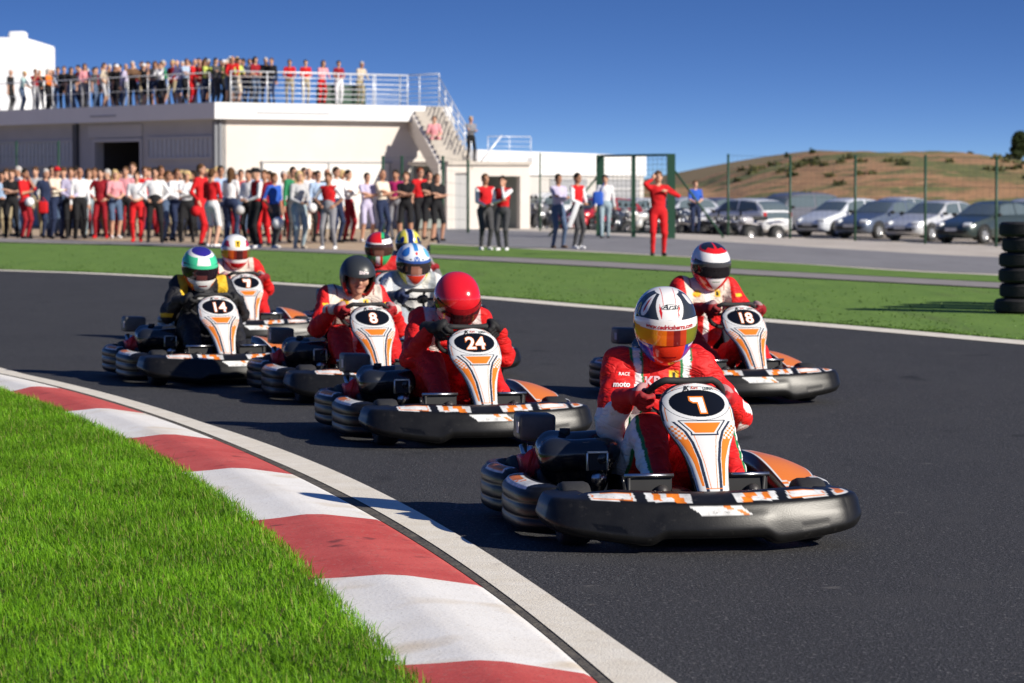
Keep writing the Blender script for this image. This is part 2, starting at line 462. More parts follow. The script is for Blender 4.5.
def panel_halfw(f):
    ks = np.array([0,.01,.03,.07,.12,.18,.26,.34,.40,.46,.52,.60,.70,.80,.90,1.0])
    ws = np.array([.015,.05,.083,.115,.136,.150,.158,.157,.153,.143,.129,.110,.094,.083,.076,.071])
    return np.interp(f, ks, ws)
def make_panel(parent):
    nu, nv = 280, 170
    f = np.linspace(0,1,nu)[:,None]; s = np.linspace(-1,1,nv)[None,:]
    hw = panel_halfw(f); X = hw*s
    z = .66-.425*f; b = .60-.02*f-.36*f**1.25-.045*np.sin(np.pi*f)
    b = b + .045*np.abs(s)**2.2*(hw/.15) + .02*np.abs(s)**10 - 0*X
    z = z + 0*X
    V = np.stack([X+0*z, b, z], -1)
    C = np.tile(WHT, (nu,nv,1)); F_ = f+0*X; A = np.abs(X)
    edge = (hw-A)   # distance to rim
    C[(edge<.007)] = BLK
    C[(edge>.014)&(edge<.0175)&(F_<.36)] = ORG
    # side bands below the dial
    def vline(f0, x0, f1, x1): return x0+(x1-x0)*np.clip((F_-f0)/(f1-f0),0,1)
    low = F_>.36
    inner = np.interp(F_, [.36,.45,.55,.70,1.0], [.115,.074,.052,.035,.021])
    outer = hw-.006+0*F_
    C[low&(A>inner-.0)&(A<inner+.013)] = NVY
    C[low&(A>inner+.0155)&(A<np.minimum(outer, inner+.0155+np.interp(F_,[.45,.6,.75,1.0],[.05,.032,.018,.008])))&(F_<.95)&(F_>.42)] = ORG
    chk = low&(A>inner+.015)&(A<outer)&(F_>.40)&(F_<.52)
    C[chk] = WHT
    chk2 = chk&(((np.floor(F_*48)+np.floor(A*90))%2)==0); C[chk2] = ORG
    C[low&(A>outer)&(A<outer+.003)] = WHT
    # central white shield with thin orange outline
    sh = np.interp(F_, [.44,.47,.52,.60,.75,.97], [.054,.050,.045,.037,.025,.015])
    ins = (F_>.47)&(F_<.975)
    C[ins&(A<sh)] = WHT
    C[ins&(A<sh)&(A>sh-.003)] = ORG
    C[(F_>.970)&(F_<.975)&(A<.036)] = ORG
        # navy chevron and the orange trapezoid
    trap = np.interp(F_, [.355,.455], [.082,.040])
    C[(F_>.345)&(F_<.485)&(A<trap+.02)] = NVY
    C[(F_>.352)&(F_<.472)&(A<trap+.012)] = WHT
    C[(F_>.366)&(F_<.460)&(A<trap+.003)] = ORG
    # dial
    el = lambda a, bb: ((X/a)**2+((F_-.188)/bb)**2)
    C[(el(.146,.158)<1)&(el(.143,.154)>1)] = NVY
    C[(el(.143,.154)<1)] = WHT
    C[(el(.121,.126)<1)] = BLK*.4
    P = V.reshape(-1,3).copy(); P[:,1] -= B0
    F = grid_faces(nu, nv)
    back = P.copy(); back[:,1] += .022; n = len(P)
    me = mesh_np(np.vstack([P, back]), np.vstack([F, (F+n)[:, ::-1], rim_faces(nu,nv,n)]), cols=np.vstack([C.reshape(-1,3), np.tile(BLK,(n,1))]))
    o = link('number_panel', me, parent, M['panel'])
    bv = bvh_np(P, F)
    return o, bv
def rim_faces(nu, nv, n):
    a = np.arange(nu*nv).reshape(nu,nv); loop = np.concatenate([a[0,:], a[1:,-1], a[-1,::-1][1:], a[::-1,0][1:-1]])
    l2 = np.roll(loop,-1); return np.stack([loop, l2, l2+n, loop+n], 1)

def wheel(name, parent, c, rad, w, m_rim=None):
    root = MB().lathe([(.0+rad*.45,-w*.36),(rad*.56,-w*.45),(rad*.80,-w*.5),(rad*.94,-w*.46),(rad,-w*.32),(rad*1.0,0),(rad,w*.32),(rad*.94,w*.46),(rad*.80,w*.5),(rad*.56,w*.45),(rad*.45,w*.36)], c, (1,0,0), 36).build('tyre', M['rubber'])
    root.name = name; root.parent = parent
    MB().lathe([(.0,-w*.30),(rad*.25,-w*.32),(rad*.3,-w*.2),(rad*.5,-w*.22),(rad*.56,-w*.45),(rad*.56,w*.45),(rad*.5,w*.22),(rad*.3,w*.2),(rad*.25,w*.32),(.0,w*.30)], c, (1,0,0), 24).build('rim', M['steel'], root)
    return root

def Y(b): return b-B0
def make_kart():
    k = empty('go_kart')
    make_nose(k); make_pod(k, 1); make_pod(k, -1); make_rear(k)
    panel, pbv = make_panel(k)
    # floor tray, frame
    fl = MB().box((0,Y(.78),.045),(.62,.98,.008)); fl.box((0,Y(.78),.040),(.5,.9,.004)); fl.build('floor_tray', M['black'], k)
    fr = MB()
    for s in (-1,1):
        fr.tube([(s*.16,Y(.16),.07),(s*.20,Y(.30),.065),(s*.30,Y(.6),.065),(s*.33,Y(1.0),.065),(s*.33,Y(1.75),.075)], .015)
        fr.tube([(s*.33,Y(.62),.07),(s*.60,Y(.66),.09),(s*.63,Y(.75),.10),(s*.63,Y(1.2),.10),(s*.33,Y(1.28),.07)], .012)
        fr.tube([(s*.12,Y(.22),.12),(s*.33,Y(.20),.14),(s*.52,Y(.26),.14)], .012)
    for b in (.25,.62,1.05,1.72): fr.tube([(-.32,Y(b),.065),(.32,Y(b),.065)], .014)
    fr.tube([(-.6,Y(1.82),.12),(.6,Y(1.82),.12)], .014)
    fr.build('frame', M['darksteel'], k)
    # front hoop holding the pedals seen as bright bars
    for s in (-1,1):
        p = MB(); p.tube([(s*.10,Y(.36),.292),(s*.31,Y(.36),.292)], .009, mi=0)
        p.box((s*.205,Y(.372),.235),(.20,.006,.10),mi=1)
        p.tube([(s*.28,Y(.40),.06),(s*.29,Y(.362),.285)], .008, mi=1)
        p.build('pedal', [M['steel'], M['black']], k)
    # steering
    wc = Vector((0,Y(.80),.592)); n = Vector((0,.62,.78)).normalized(); u = Vector((1,0,0)); v = n.cross(u)
    ring = []
    for i in range(48):
        a = 2*math.pi*i/48; x = math.cos(a); yv = math.sin(a)
        if yv < -.78: yv = -.78-(yv+.78)*.2
        ring.append(wc+u*x*.165+v*(-yv)*.155*-1)
    sw = MB().tube(ring, .0155, 12, closed=True).build('steering_wheel', M['rubber'], k)
    s2 = MB()
    for x, z in ((.15,.0),(-.15,.0),(0,-.12)): s2.tube([wc, wc+u*x+v*z], .011, 6)
    s2.lathe([(0,-.012),(.045,-.012),(.045,.012),(0,.012)], wc, n, 20)
    s2.build('spokes', M['darksteel'], sw)
    MB().tube([wc, (0,Y(.36),.11)], .011, 8).build('steering_column', M['darksteel'], k)
    # brackets of the number panel
    br = MB(); br.tube([(-.05,Y(.36),.22),(-.09,Y(.54),.50)], .008, 6); br.tube([(.05,Y(.36),.22),(.09,Y(.54),.50)], .008, 6); br.build('panel_bracket', M['darksteel'], k)
    # wheels
    for s in (-1,1):
        wheel('front_wheel', k, (s*.505,Y(.46),.132), .132, .13)
        wheel('rear_wheel', k, (s*.50,Y(1.55),.142), .142, .19)
    ax = MB().tube([(-.58,Y(1.55),.142),(.58,Y(1.55),.142)], .018, 12)
    ax.lathe([(.02,-.006),(.085,-.006),(.085,.006),(.02,.006)], (.22,Y(1.55),.142), (1,0,0), 24); ax.build('rear_axle', M['darksteel'], k)
    # seat shell: swept U
    nu, nv = 24, 30; V = np.zeros((nu,nv,3))
    for i in range(nu):
        t = i/(nu-1)
        z = .065+.46*max(0,(t-.38)/.62)**1.15; b = 1.00+.34*min(t/.45,1)+.17*max(0,(t-.45)/.55)
        w = .17+.035*math.sin(math.pi*min(t*1.1,1)); hgt = .12*(1-t*.55)+.05*t
        for j in range(nv):
            a = -1+2*j/(nv-1); x = w*math.sin(a*math.pi/2)
            lift = abs(a)**3
            V[i,j] = (x*1.08, b-B0-lift*.20*max(0,(t-.4)/.6), z+lift*hgt*(1-.7*max(0,(t-.4)/.6))*1.4)
    st = link('seat', mesh_np(V.reshape(-1,3), grid_faces(nu,nv)), k, M['plastic2']); sm = st.modifiers.new('solid','SOLIDIFY'); sm.thickness = .014
    # left (kart's right) engine group
    cov = SDF(); 
    cov.cone((-.47,1.06,.325),(-.25,1.04,.335),.062,.065,k=.05); cov.cone((-.45,1.24,.345),(-.24,1.24,.355),.062,.062,k=.05); cov.cone((-.47,1.06,.325),(-.45,1.24,.345),.062,.062,k=.05)
    cov.cone((-.42,1.18,.27),(-.28,1.18,.27),.09,.09,k=.06); cov.cone((-.36,1.38,.31),(-.24,1.38,.31),.070,.075,k=.05); cov.cone((-.28,1.02,.30),(-.29,1.06,.16),.05,.05,k=.04)
    Vc, Fc = cov.mesh(.009); Vc[:,1] -= B0
    ec = link('engine_cover', mesh_np(Vc, Fc), k, M['cover'])
    d = MB(); d.box((-.300,Y(.975),.30),(.085,.012,.075),mi=0); d.box((-.345,Y(.970),.30),(.010,.02,.078),mi=1,bev=.003); d.box((-.255,Y(.970),.30),(.010,.02,.078),mi=1,bev=.003); d.box((-.30,Y(.970),.342),(.09,.02,.008),mi=1)
    d.lathe([(0,0),(.03,0),(.034,.02),(0,.02)], (-.29,Y(1.0),.225), (0,-1,0), 20, mi=1)
    MB().tube([(-.395,Y(1.22),.39),(-.395,Y(1.22),.428)], .024, 14).build('fuel_cap', M['black'], ec)
    d.build('cover_latch', [M['black'], M['steel']], ec)
    en = MB(); en.box((-.38,Y(1.42),.16),(.26,.30,.17),bev=.02,mi=0)
    for i in range(7): en.box((-.36,Y(1.28+i*.012),.20),(.16,.004,.12),mi=0)
    en.tube([(-.52,Y(1.50),.24),(-.56,Y(1.6),.26),(-.52,Y(1.72),.24)], .02, 10, mi=1)
    en.tube([(-.50,Y(1.50),.20),(-.50,Y(1.50),.33)], .014, 8, mi=1)
    eng = en.build('engine', [M['darksteel'], M['steel']], k)
    rc = MB(); rc.lathe([(0,0),(.045,.004),(.060,.015),(.065,.05),(.0,.05)], (-.485,Y(1.38),.265), (-.25,-1,.1), 28)
    for i in range(6): rc.box((-.535+i*.02,Y(1.345),.262),(.008,.02,.12),rot=(.1,.25,0))
    rc.box((-.50,Y(1.46),.245),(.12,.12,.10),bev=.015); rc.tube([(-.47,Y(1.34),.25),(-.43,Y(1.33),.245)], .028, 14)
    rc.build('recoil_cover', M['redcast'], eng)
    ab = MB(); ab.box((-.465,Y(1.58),.412),(.168,.17,.118),rot=(0,.03,.0),bev=.018)
    abo = ab.build('air_box', mat('air_box_plastic', (.075,.075,.072), .45, var=.2, vscale=20), k)
    ab2 = MB(); ab2.tube([(-.52,Y(1.56),.33),(-.50,Y(1.50),.22)], .02, 10); ab2.tube([(-.46,Y(1.52),.33),(-.44,Y(1.46),.24)], .012, 8); ab2.build('intake_pipe', M['steel'], abo)
    ab3 = MB(); ab3.box((-.551,Y(1.53),.412),(.003,.05,.05)); ab3.build('sticker', flat((.55,.5,.5)), abo)
    # raised pod panel and fuel tank on the other side
    nu, nv = 90, 70; V = np.zeros((nu,nv,3)); C = np.zeros((nu,nv,3))
    for i in range(nu):
        u_ = i/(nu-1)
        for j in range(nv):
            w_ = j/(nv-1)
            xi = .405+.05*(1-u_)**2; xo = .60+.05*math.sin(math.pi*min(1,.10+u_*.80))
            x = xi+(xo-xi)*w_; b = .62+.62*u_+.10*w_*(1-u_)
            arch = .060*math.exp(-((u_-.55)/.38)**2)+.02
            z = .205+.115*math.sin(min(u_*1.25,1)*math.pi/2)*(1-.55*w_**2)
            V[i,j] = (x, b-B0, z)
            c = ORG
            if w_>.95 or w_<.06 or u_<.03 or u_>.96: c = WHT
            if u_<.12: c = WHT if (int(u_*30)+int(w_*5))%2 else ORG
            if w_>.98 or w_<.025 or u_<.012: c = BLK
            C[i,j] = c
    n = nu*nv; P = V.reshape(-1,3); bk = P.copy(); bk[:,2] -= .10; bk[:,0] = bk[:,0]*.96
    F = grid_faces(nu,nv)
    pp = link('pod_panel', mesh_np(np.vstack([P,bk]), np.vstack([F,(F+n)[:, ::-1],rim_faces(nu,nv,n)]), cols=np.vstack([C.reshape(-1,3), np.tile(BLK,(n,1))])), k, M['panel'])
    ft = MB().box((.0,Y(.86),.13),(.17,.26,.13),bev=.035).build('fuel_tank', flat((.02,.02,.02),.4), k)
    sil = MB(); sil.tube([(.34,Y(1.35),.22),(.36,Y(1.7),.22)], [.06,.06], 18); sil.build('silencer', M['darksteel'], k)
    return k, panel, pbv

def add_number(panel, pbv, txt):
    """digits printed on the dial, with their orange outline"""
    org = Vector((0,Y(.52),.574)); n = Vector((0,-1,.12)).normalized()
    if txt in ('1','7'):
        for nm, g, m_, off in (('digit_outline', .006, M['orange_num'], .002), ('digit', 0, M['white_num'], .0035)):
            sh = [(-.034,.032),(.020,.032),(.026,-.034),(.003,-.034),(-.002,.013),(-.022,.013),(-.034,.021)] if txt == '1' else [(-.036,.040),(.032,.040),(.034,.014),(.020,-.040),(-.008,-.040),(.004,.014),(-.032,.016)]
            me = bpy.data.meshes.new(nm); 
            c = Vector((sum(p[0] for p in sh)/len(sh), sum(p[1] for p in sh)/len(sh)))
            P = []
            N_ = len(sh)
            for i in range(N_):
                p = Vector(sh[i]); a = (Vector(sh[i])-Vector(sh[i-1])).normalized(); b = (Vector(sh[(i+1)%N_])-p).normalized()
                na = Vector((-a.y,a.x)); nb = Vector((-b.y,b.x)); q = (na+nb); q = q/max(q.dot(na),.4) if q.length>1e-6 else na
                P.append((p.x+q.x*g, p.y+q.y*g, 0))
            me.from_pydata(P, [], [tuple(range(N_))])
            link(nm, project_text(me, org, n, (0,0,1), pbv, off), panel, m_)
    else:
        for nm, bold, m_, off in (('digit_outline', .0052, M['orange_num'], .002), ('digit', .0018, M['white_num'], .0035)):
            me = text_mesh(txt, .104, bold, sx=1.12)
            link(nm, project_text(me, org, n, (0,0,1), pbv, off), panel, m_)
def add_logo(panel, pbv):
    n = Vector((0,-1,.12)).normalized()
    link('logo', project_text(text_mesh('JK', .024, .0012, shear=.3), (-.042,Y(.58),.641), n, (0,0,1), pbv, .002), panel, flat((.02,.02,.02)))
    link('logo_lettering', project_text(text_mesh('Kart', .017, .0003, shear=.3), (-.006,Y(.58),.643), n, (0,0,1), pbv, .002), panel, flat((.45,.05,.02)))
    link('logo_lettering', project_text(text_mesh('LEIRIA', .017, .0004), (.055,Y(.58),.639), n, (0,0,1), pbv, .002), panel, flat((.03,.05,.05)))
# ------------------------------------------------------------------ helmets
RED = np.array((.62,.012,.012)); WH = np.array((.80,.79,.77)); CREAM = np.array((.66,.58,.50)); YEL = np.array((.80,.52,.03))
GRN = np.array((.03,.42,.14)); BLU = np.array((.02,.05,.33)); DRED = np.array((.25,.01,.015)); GREY = np.array((.33,.36,.40)); DK = np.array((.015,.015,.017))
def helmet_pt(az, th):
    """az: 0 = front; th: polar angle from the top"""
    e = 2.25
    sx, sy, sz = np.sin(az)*np.sin(th), -np.cos(az)*np.sin(th), np.cos(th)
    down = np.clip(-sz, 0, 1); front = np.clip(np.cos(az), 0, 1)
    rx = .138*(1-.16*down**1.5); ry = np.where(sy<0, .158*(1+.16*down*front), .165*(1-.10*down)); rz = np.where(sz>0, .160, .185)
    r = 1/((np.abs(sx)/rx)**e+(np.abs(sy)/ry)**e+(np.abs(sz)/rz)**e)**(1/e)
    x, y, z = sx*r, sy*r, sz*r
    zb = -.135-.030*front
    return x, y, np.maximum(z, zb)
def helmet_grid(a0, a1, t0, t1, na, nt, off=0.0):
    az = np.linspace(a0, a1, na)[:,None]; th = np.linspace(t0, t1, nt)[None,:]
    x, y, z = helmet_pt(az+0*th, th+0*az)
    P = np.stack([x,y,z], -1)
    if off: P = P*(1+off/np.linalg.norm(P, axis=-1, keepdims=True))
    return P, az+0*th
VIS_LO, VIS_HI = -.044, .060
def make_helmet(parent, loc, pitch, yaw, roll, paint, visor_col, kind='full', matte=False, scale=1.0):
    na, nt = 260, 190
    P, AZ = helmet_grid(-math.pi, math.pi*(1-2/na), 0.002, R(168), na, nt)
    V = P.reshape(-1,3); az = AZ.reshape(-1)
    C = paint(V[:,0], V[:,1], V[:,2], az)
    F = grid_faces(na, nt, closed_u=True)
    X, Z = V[:,0], V[:,2]
    lo, hi, wid = (VIS_LO, VIS_HI, R(78)) if kind != 'open' else (-.20, .050, R(60))
    # recess the eye port
    port = (np.abs(az)<wid)&(Z>lo+.004)&(Z<hi-.004)
    if kind == 'open':
        fc = port[F].all(1); F = F[~fc]
    else:
        V = V.copy(); V[port] *= .955; C[port] = DK*.7
        edge = (np.abs(az)<wid+.04)&(Z>lo-.004)&(Z<hi+.004)&~port; C[edge] = DK
    me = mesh_np(V, F, cols=C)
    h = link('helmet', me, parent, M['matte_shell'] if matte else M['shell'])
    h.location = loc; h.rotation_mode = 'XYZ'; h.rotation_euler = (pitch, roll, yaw); h.scale = (scale,)*3
    if kind == 'open': 
        sm = h.modifiers.new('solid','SOLIDIFY'); sm.thickness = .020; p0 = me.polygons[len(me.polygons)//2]; sm.offset = -1 if p0.normal.dot(p0.center) > 0 else 1
    if kind != 'open' and visor_col is not None:
        azs = np.linspace(-wid-.05, wid+.05, 90); zs = np.linspace(lo-.004, hi+.006, 26)
        Vv = np.zeros((90,26,3)); Cv = np.zeros((90,26,3))
        ths = np.linspace(.3, 2.4, 400)
        for i, a in enumerate(azs):
            x,y,z = helmet_pt(np.full(400,a), ths); 
            k = (abs(a)/(wid+.05))**4
            zz = lo+.0+(zs-lo)*(1-.35*k)+.012*k
            xi = np.interp(-zz, -z, x); yi = np.interp(-zz, -z, y); r = np.sqrt(xi**2+yi**2)
            Vv[i,:,0] = xi*(1+.004/r); Vv[i,:,1] = yi*(1+.004/r); Vv[i,:,2] = zz
            Cv[i] = visor_col(np.full(26,a), (zz-lo)/(hi-lo))
        mv = mesh_np(Vv.reshape(-1,3), grid_faces(90,26), cols=Cv.reshape(-1,3))
        vo = link('visor', mv, h, M['visor'])
        for s in (-1,1):
            a = s*(wid+.0); x,y,z = helmet_pt(np.array([a]), np.array([R(90)]))
            q = Vector((float(x[0]),float(y[0]),float(.0))); 
            MB().lathe([(0,.006),(.012,.005),(.016,.0),(.016,-.004)], q, (q.x,q.y,0), 16).build('visor_pivot', flat((.03,.03,.03),.4), h)
    return h, bvh_np(V, F)
M['visor'] = mat('visor', rough=.08, attr='Col', spec=.5, coat=.35)

def band(z, a, b): return (z>a)&(z<b)
def ell2(u, v, cu, cv, a, b): return ((u-cu)/a)**2+((v-cv)/b)**2 < 1
def p_one(x,y,z,az):
    C = np.tile(WH,(len(x),1)); s = np.abs(az)
    d = az*.14
    # black side panels sweeping back, silver edge
    m = (z>.055)&(s>.30+.42*(z-.055)/.11)&(s<1.75)&(z<.152); C[m] = np.array((.03,.035,.04))
    m = ell2(az,z,-.98,.108,.20,.042); C[m] = WH
    m = ell2(az,z,1.25,.125,.30,.02); C[m] = WH*.85
    m = ell2(az,z,-.98,.108,.05,.028); C[m] = RED*.8
    # red flames on the crown
    for c in (-.038,.036):
        m = (y<0)&(np.abs(x-c*(1.0+(z-.07)*3))<.0065*(1-np.abs(z-.098)/.03))&band(z,.070,.127); C[m] = RED
        m = (y<.02)&(np.abs(x-c*.75)<.0014)&(z>.12); C[m] = RED
    m = (z<.06)&(s>1.0); C[m] = YEL
    m = (z<.03)&(s>.9)&(s<1.3); C[m] = np.array((.8,.30,.02))
    m = (z<-.035)&(s<2.2); C[m] = np.array((.75,.04,.015))
    m = (z<-.028+.02*s)&(z>-.06)&(s>.95)&(s<1.5); C[m] = np.array((.75,.16,.02))
    m = (z<-.030+.03*(s-.6))&(z>-.145)&(s>.48)&(s<2.1); C[m] = np.array((.04,.06,.45))
    m = (z<-.052+.02*(s-.8))&(z>-.062+.02*(s-.8))&(s>.62)&(s<2.1); C[m] = WH
    # shield on the side with a dark mark
    m = ell2(s,z,1.42,.075,.16,.032)&(az<0); C[m] = YEL
    m = ell2(s,z,1.42,.078,.05,.022)&(az<0); C[m] = DK
    m = (np.abs(z+.108)<.004)&(s<.22); C[m] = DRED
    return C
def v_one(a, f):
    c = np.zeros((len(a),3)); c[:] = (.75,.16,.01)
    c[(a<-.35)] = (.75,.30,.015); c[(a>-.1)] = (.45,.04,.01); c[(a>.1)&(a<.3)] = (.16,.01,.01); c[(a>.48)] = (.16,.17,.015)
    c[f>.64] = (.78,.76,.74); return c
def p_eighteen(x,y,z,az):
    C = np.tile(WH,(len(x),1)); s = np.abs(az); r = np.hypot(x,(y+.015))
    top = (z>.10)
    C[top&(r<.100)] = RED; C[top&(r<.088)] = DK
    C[top&(r<.095)&(y<-.045)&(z<.148)&(r>.06)&(s<.8)] = RED
    C[top&(np.abs(x)<.006+.10*np.clip(-y-.03,0,1)**1.0)&(y<.03)&(r<.10)] = RED
    m = (z<.045)&(s>1.05); C[m] = RED*1.05
    m = (z<-.045); C[m] = RED*1.05
    m = (z<-.045)&(np.abs(x)<.075+(z+.05)*.75)&(y<0); C[m] = WH
    m = (np.abs(z+.078)<.003)&(np.abs(x)<.03)&(y<0); C[m] = GRN*.4
    return C
def v_dark(a, f):
    c = np.tile(np.array((.012,.010,.012)),(len(a),1)); c[f>.72] = (.05,.05,.055); return c
def p_red(x,y,z,az):
    C = np.tile(np.array((.62,.010,.018)),(len(x),1)); C[(z<.066)&(z>.058)&(np.abs(az)<1.5)] = DRED; C[z<-.12] = DK; return C
def v_redclear(a, f):
    c = np.tile(np.array((.05,.012,.014)),(len(a),1)); c[f>.75] = (.30,.01,.015); c[(np.abs(a+.75)<.35)&(f<.4)] = (.5,.4,.4); return c
def p_black(x,y,z,az):
    C = np.tile(np.array((.028,.032,.036)),(len(x),1)); m = (z<.03)&(np.abs(az)>1.15)&(np.abs(az)<1.35); C[m] = (.3,.25,.15); m = (z<-.02)&(np.abs(az)>.95)&(np.abs(az)<1.2); C[m] = (.4,.02,.02); return C
def p_fourteen(x,y,z,az):
    C = np.tile(WH,(len(x),1)); s = np.abs(az)
    C[(z>.115)&(np.hypot(x*1.0,(y+.02)*.9)<.075)] = np.array((.03,.02,.22))
    m = (z>.045)&(z<.118)&(s>.38); C[m] = np.array((.06,.55,.28))
    m = (z>.052)&(z<.066)&(s<.4); C[m] = np.array((.06,.55,.28))
    m = (z<.05)&(s>.85); C[m] = np.array((.75,.10,.02))
    m = (z<.05)&(s>.85)&(s<1.0)&(z>-.03); C[m] = WH
    m = (z<-.05)&(s>.5)&(s<1.3)&(z<-.09+.05*(s-.5)); C[m] = np.array((.75,.10,.02))
    m = (z<-.085)&(np.abs(x)<.035)&(np.abs(z+.10)<.006)&(y<0); C[m] = DRED
    return C
def v_14(a, f):
    c = np.tile(np.array((.015,.008,.012)),(len(a),1)); c[f>.80] = (.06,.5,.26); c[(np.abs(a+.1)<.25)&(f<.35)] = (.10,.03,.03); return c
def p_seven(x,y,z,az):
    C = np.tile(WH,(len(x),1)); s = np.abs(az)
    m = (y<0)&(np.abs(x)<.027-.25*np.clip(.075-z,0,1))&band(z,.070,.128); C[m] = YEL
    m = (y<0)&(((np.abs(x+.002+(z-.10)*.25)<.007)&band(z,.078,.116))|(ell2(x,z,.006,.112,.010,.006))); C[m] = DK
    m = band(z,.068,.118)&(s>.52+(z-.068)*5)&(s<1.3); C[m] = np.array((.42,.02,.05))
    m = (z<-.085); C[m] = np.array((.55,.015,.02))
    m = (z<.0)&(z>-.05)&(s>1.3); C[m] = np.array((.7,.5,.5))
    return C
def v_7(a, f):
    c = np.tile(np.array((.20,.02,.01)),(len(a),1)); c[a<-.25] = (.55,.09,.01); c[a<-.65] = (.7,.45,.02); c[a>.65] = (.10,.10,.02); c[(np.abs(a-.1)<.2)] = (.05,.01,.01); c[f>.8]=(.7,.68,.66); return c
def p_green(x,y,z,az):
    C = np.tile(WH,(len(x),1)); s = np.abs(az)
    C[(z>.11)] = np.array((.03,.03,.03)); C[(z>.112)&(x<.02)&(y<.02)] = RED; C[(z>.075)&(z<.112)&(az<.2)] = RED
    C[(z>.05)&(z<.078)] = WH
    C[(z>.12)&(x>.02)&(x<.05)] = GRN
    m = (z<.05)&(s>.9)&(s<1.9); C[m] = GRN
    m = (z<-.04); C[m] = GRN
    m = (z<-.04)&(np.abs(x+.01)<.022)&(y<0); C[m] = WH
    m = (z<-.04)&(np.abs(x-.022)<.012)&(y<0); C[m] = RED
    m = (z<.06)&(az>1.4); C[m] = WH
    return C
def v_brown(a, f):
    c = np.tile(np.array((.05,.022,.016)),(len(a),1)); c[(np.abs(a)<.3)&(f<.5)] = (.16,.07,.05); return c
def p_yellow(x,y,z,az):
    C = np.tile(np.array((.72,.62,.06)),(len(x),1)); s = np.abs(az)
    C[(np.abs(x)<.030)&(z>.05)] = BLU*.45; C[(np.abs(np.abs(x)-.036)<.004)&(z>.05)] = WH
    C[ell2(az,z,-.75,.085,.22,.035)] = BLU*.4; C[ell2(az,z,.75,.085,.22,.035)] = BLU*.4
    C[(z<.045)] = WH; C[(z<-.06)] = BLU*.5
    return C
def p_bluewhite(x,y,z,az):
    C = np.tile(np.array((.70,.74,.80)),(len(x),1)); s = np.abs(az)
    C[ell2(az,z,-.85,.118,.35,.032)] = np.array((.03,.16,.52)); C[ell2(az,z,.95,.110,.30,.032)] = np.array((.12,.42,.62))
    C[(np.abs(x)<.018)&(z>.133)] = np.array((.04,.22,.55))
    m = (y<0)&(np.abs(x)<.022)&band(z,.062,.098); C[m] = np.array((.03,.12,.42))
    m = (y<0)&(np.abs(np.abs(x)-(z-.062)*.55)<.0028)&band(z,.062,.098); C[m] = WH
    m = (y<0)&(np.abs(x)+np.abs(z-.118)<.013); C[m] = RED
    for q in (-.05,.05): C[ell2(x,z,q,.075,.010,.005)&(y<0)] = DK
    m = (z<.05)&(s>1.0)&(s<1.25); C[m] = np.array((.5,.35,.2))
    m = (z<-.04)&(s>.55); C[m] = np.array((.70,.62,.05))
    m = (z<-.055)&(np.abs(x)<.085+(z+.05)*.8)&(y<0); C[m] = np.array((.72,.05,.02))
    return C
def v_clear(a, f):
    c = np.tile(np.array((.03,.022,.022)),(len(a),1)); c[(np.abs(a+.05)<.22)&(f<.62)] = (.30,.13,.09); c[(np.abs(a-.15)<.1)&(f<.5)] = (.38,.2,.15); c[f>.85] = (.03,.08,.3); return c

# ------------------------------------------------------------------ suits: paint by body label and position
def stripe(C, m, col): C[m] = col
def suit_base(V, lab, names, col=RED):
    C = np.tile(col,(len(V),1)); return C
def L(lab, names, *keys):
    idx = [i for i,n in enumerate(names) if n in keys]; return np.isin(lab, idx)
def s_one(V, lab, names, J):
    C = suit_base(V, lab, names); x, y, z = V.T; T = L(lab,names,'torso','neck')
    sc = J['sc']; dx = x-sc[0]
    m = T&(np.abs(np.abs(dx)-.112)<.021); C[m] = WH
    m = T&(np.abs(np.abs(dx)-.137)<.008); C[m] = GRN*.45; m = T&(np.abs(np.abs(dx)-.088)<.006); C[m] = GRN*.45
    m = L(lab,names,'farmL')|(L(lab,names,'uarmL')&(z<J['elL'][2]+.075)); C[m] = WH*.95
    wr = J['wrL']; m = L(lab,names,'farmL')&(np.linalg.norm(V-np.array(wr),axis=1)<.085); C[m] = RED*.8
    m = L(lab,names,'farmR','uarmR')&(x>J['elR'][0]-.005)&(np.sin(z*70+y*25)>.1); C[m] = WH
    for s,k in ((-1,'L'),(1,'R')):
        kn = J['kn'+k]; m = L(lab,names,'shin'+k,'thigh'+k)&((x-kn[0])*s>.062); C[m] = WH
        m = L(lab,names,'shin'+k,'thigh'+k)&(np.abs((x-kn[0])*s-.060)<.007); C[m] = GRN*.45
    m = T&(y<sc[1])&(np.abs(dx-.052)<.022)&(np.abs(z-(sc[2]-.055))<.026); C[m] = YEL
    m = T&(y<sc[1])&(np.abs(dx-.052)<.008)&(np.abs(z-(sc[2]-.055))<.018); C[m] = DK
    return C
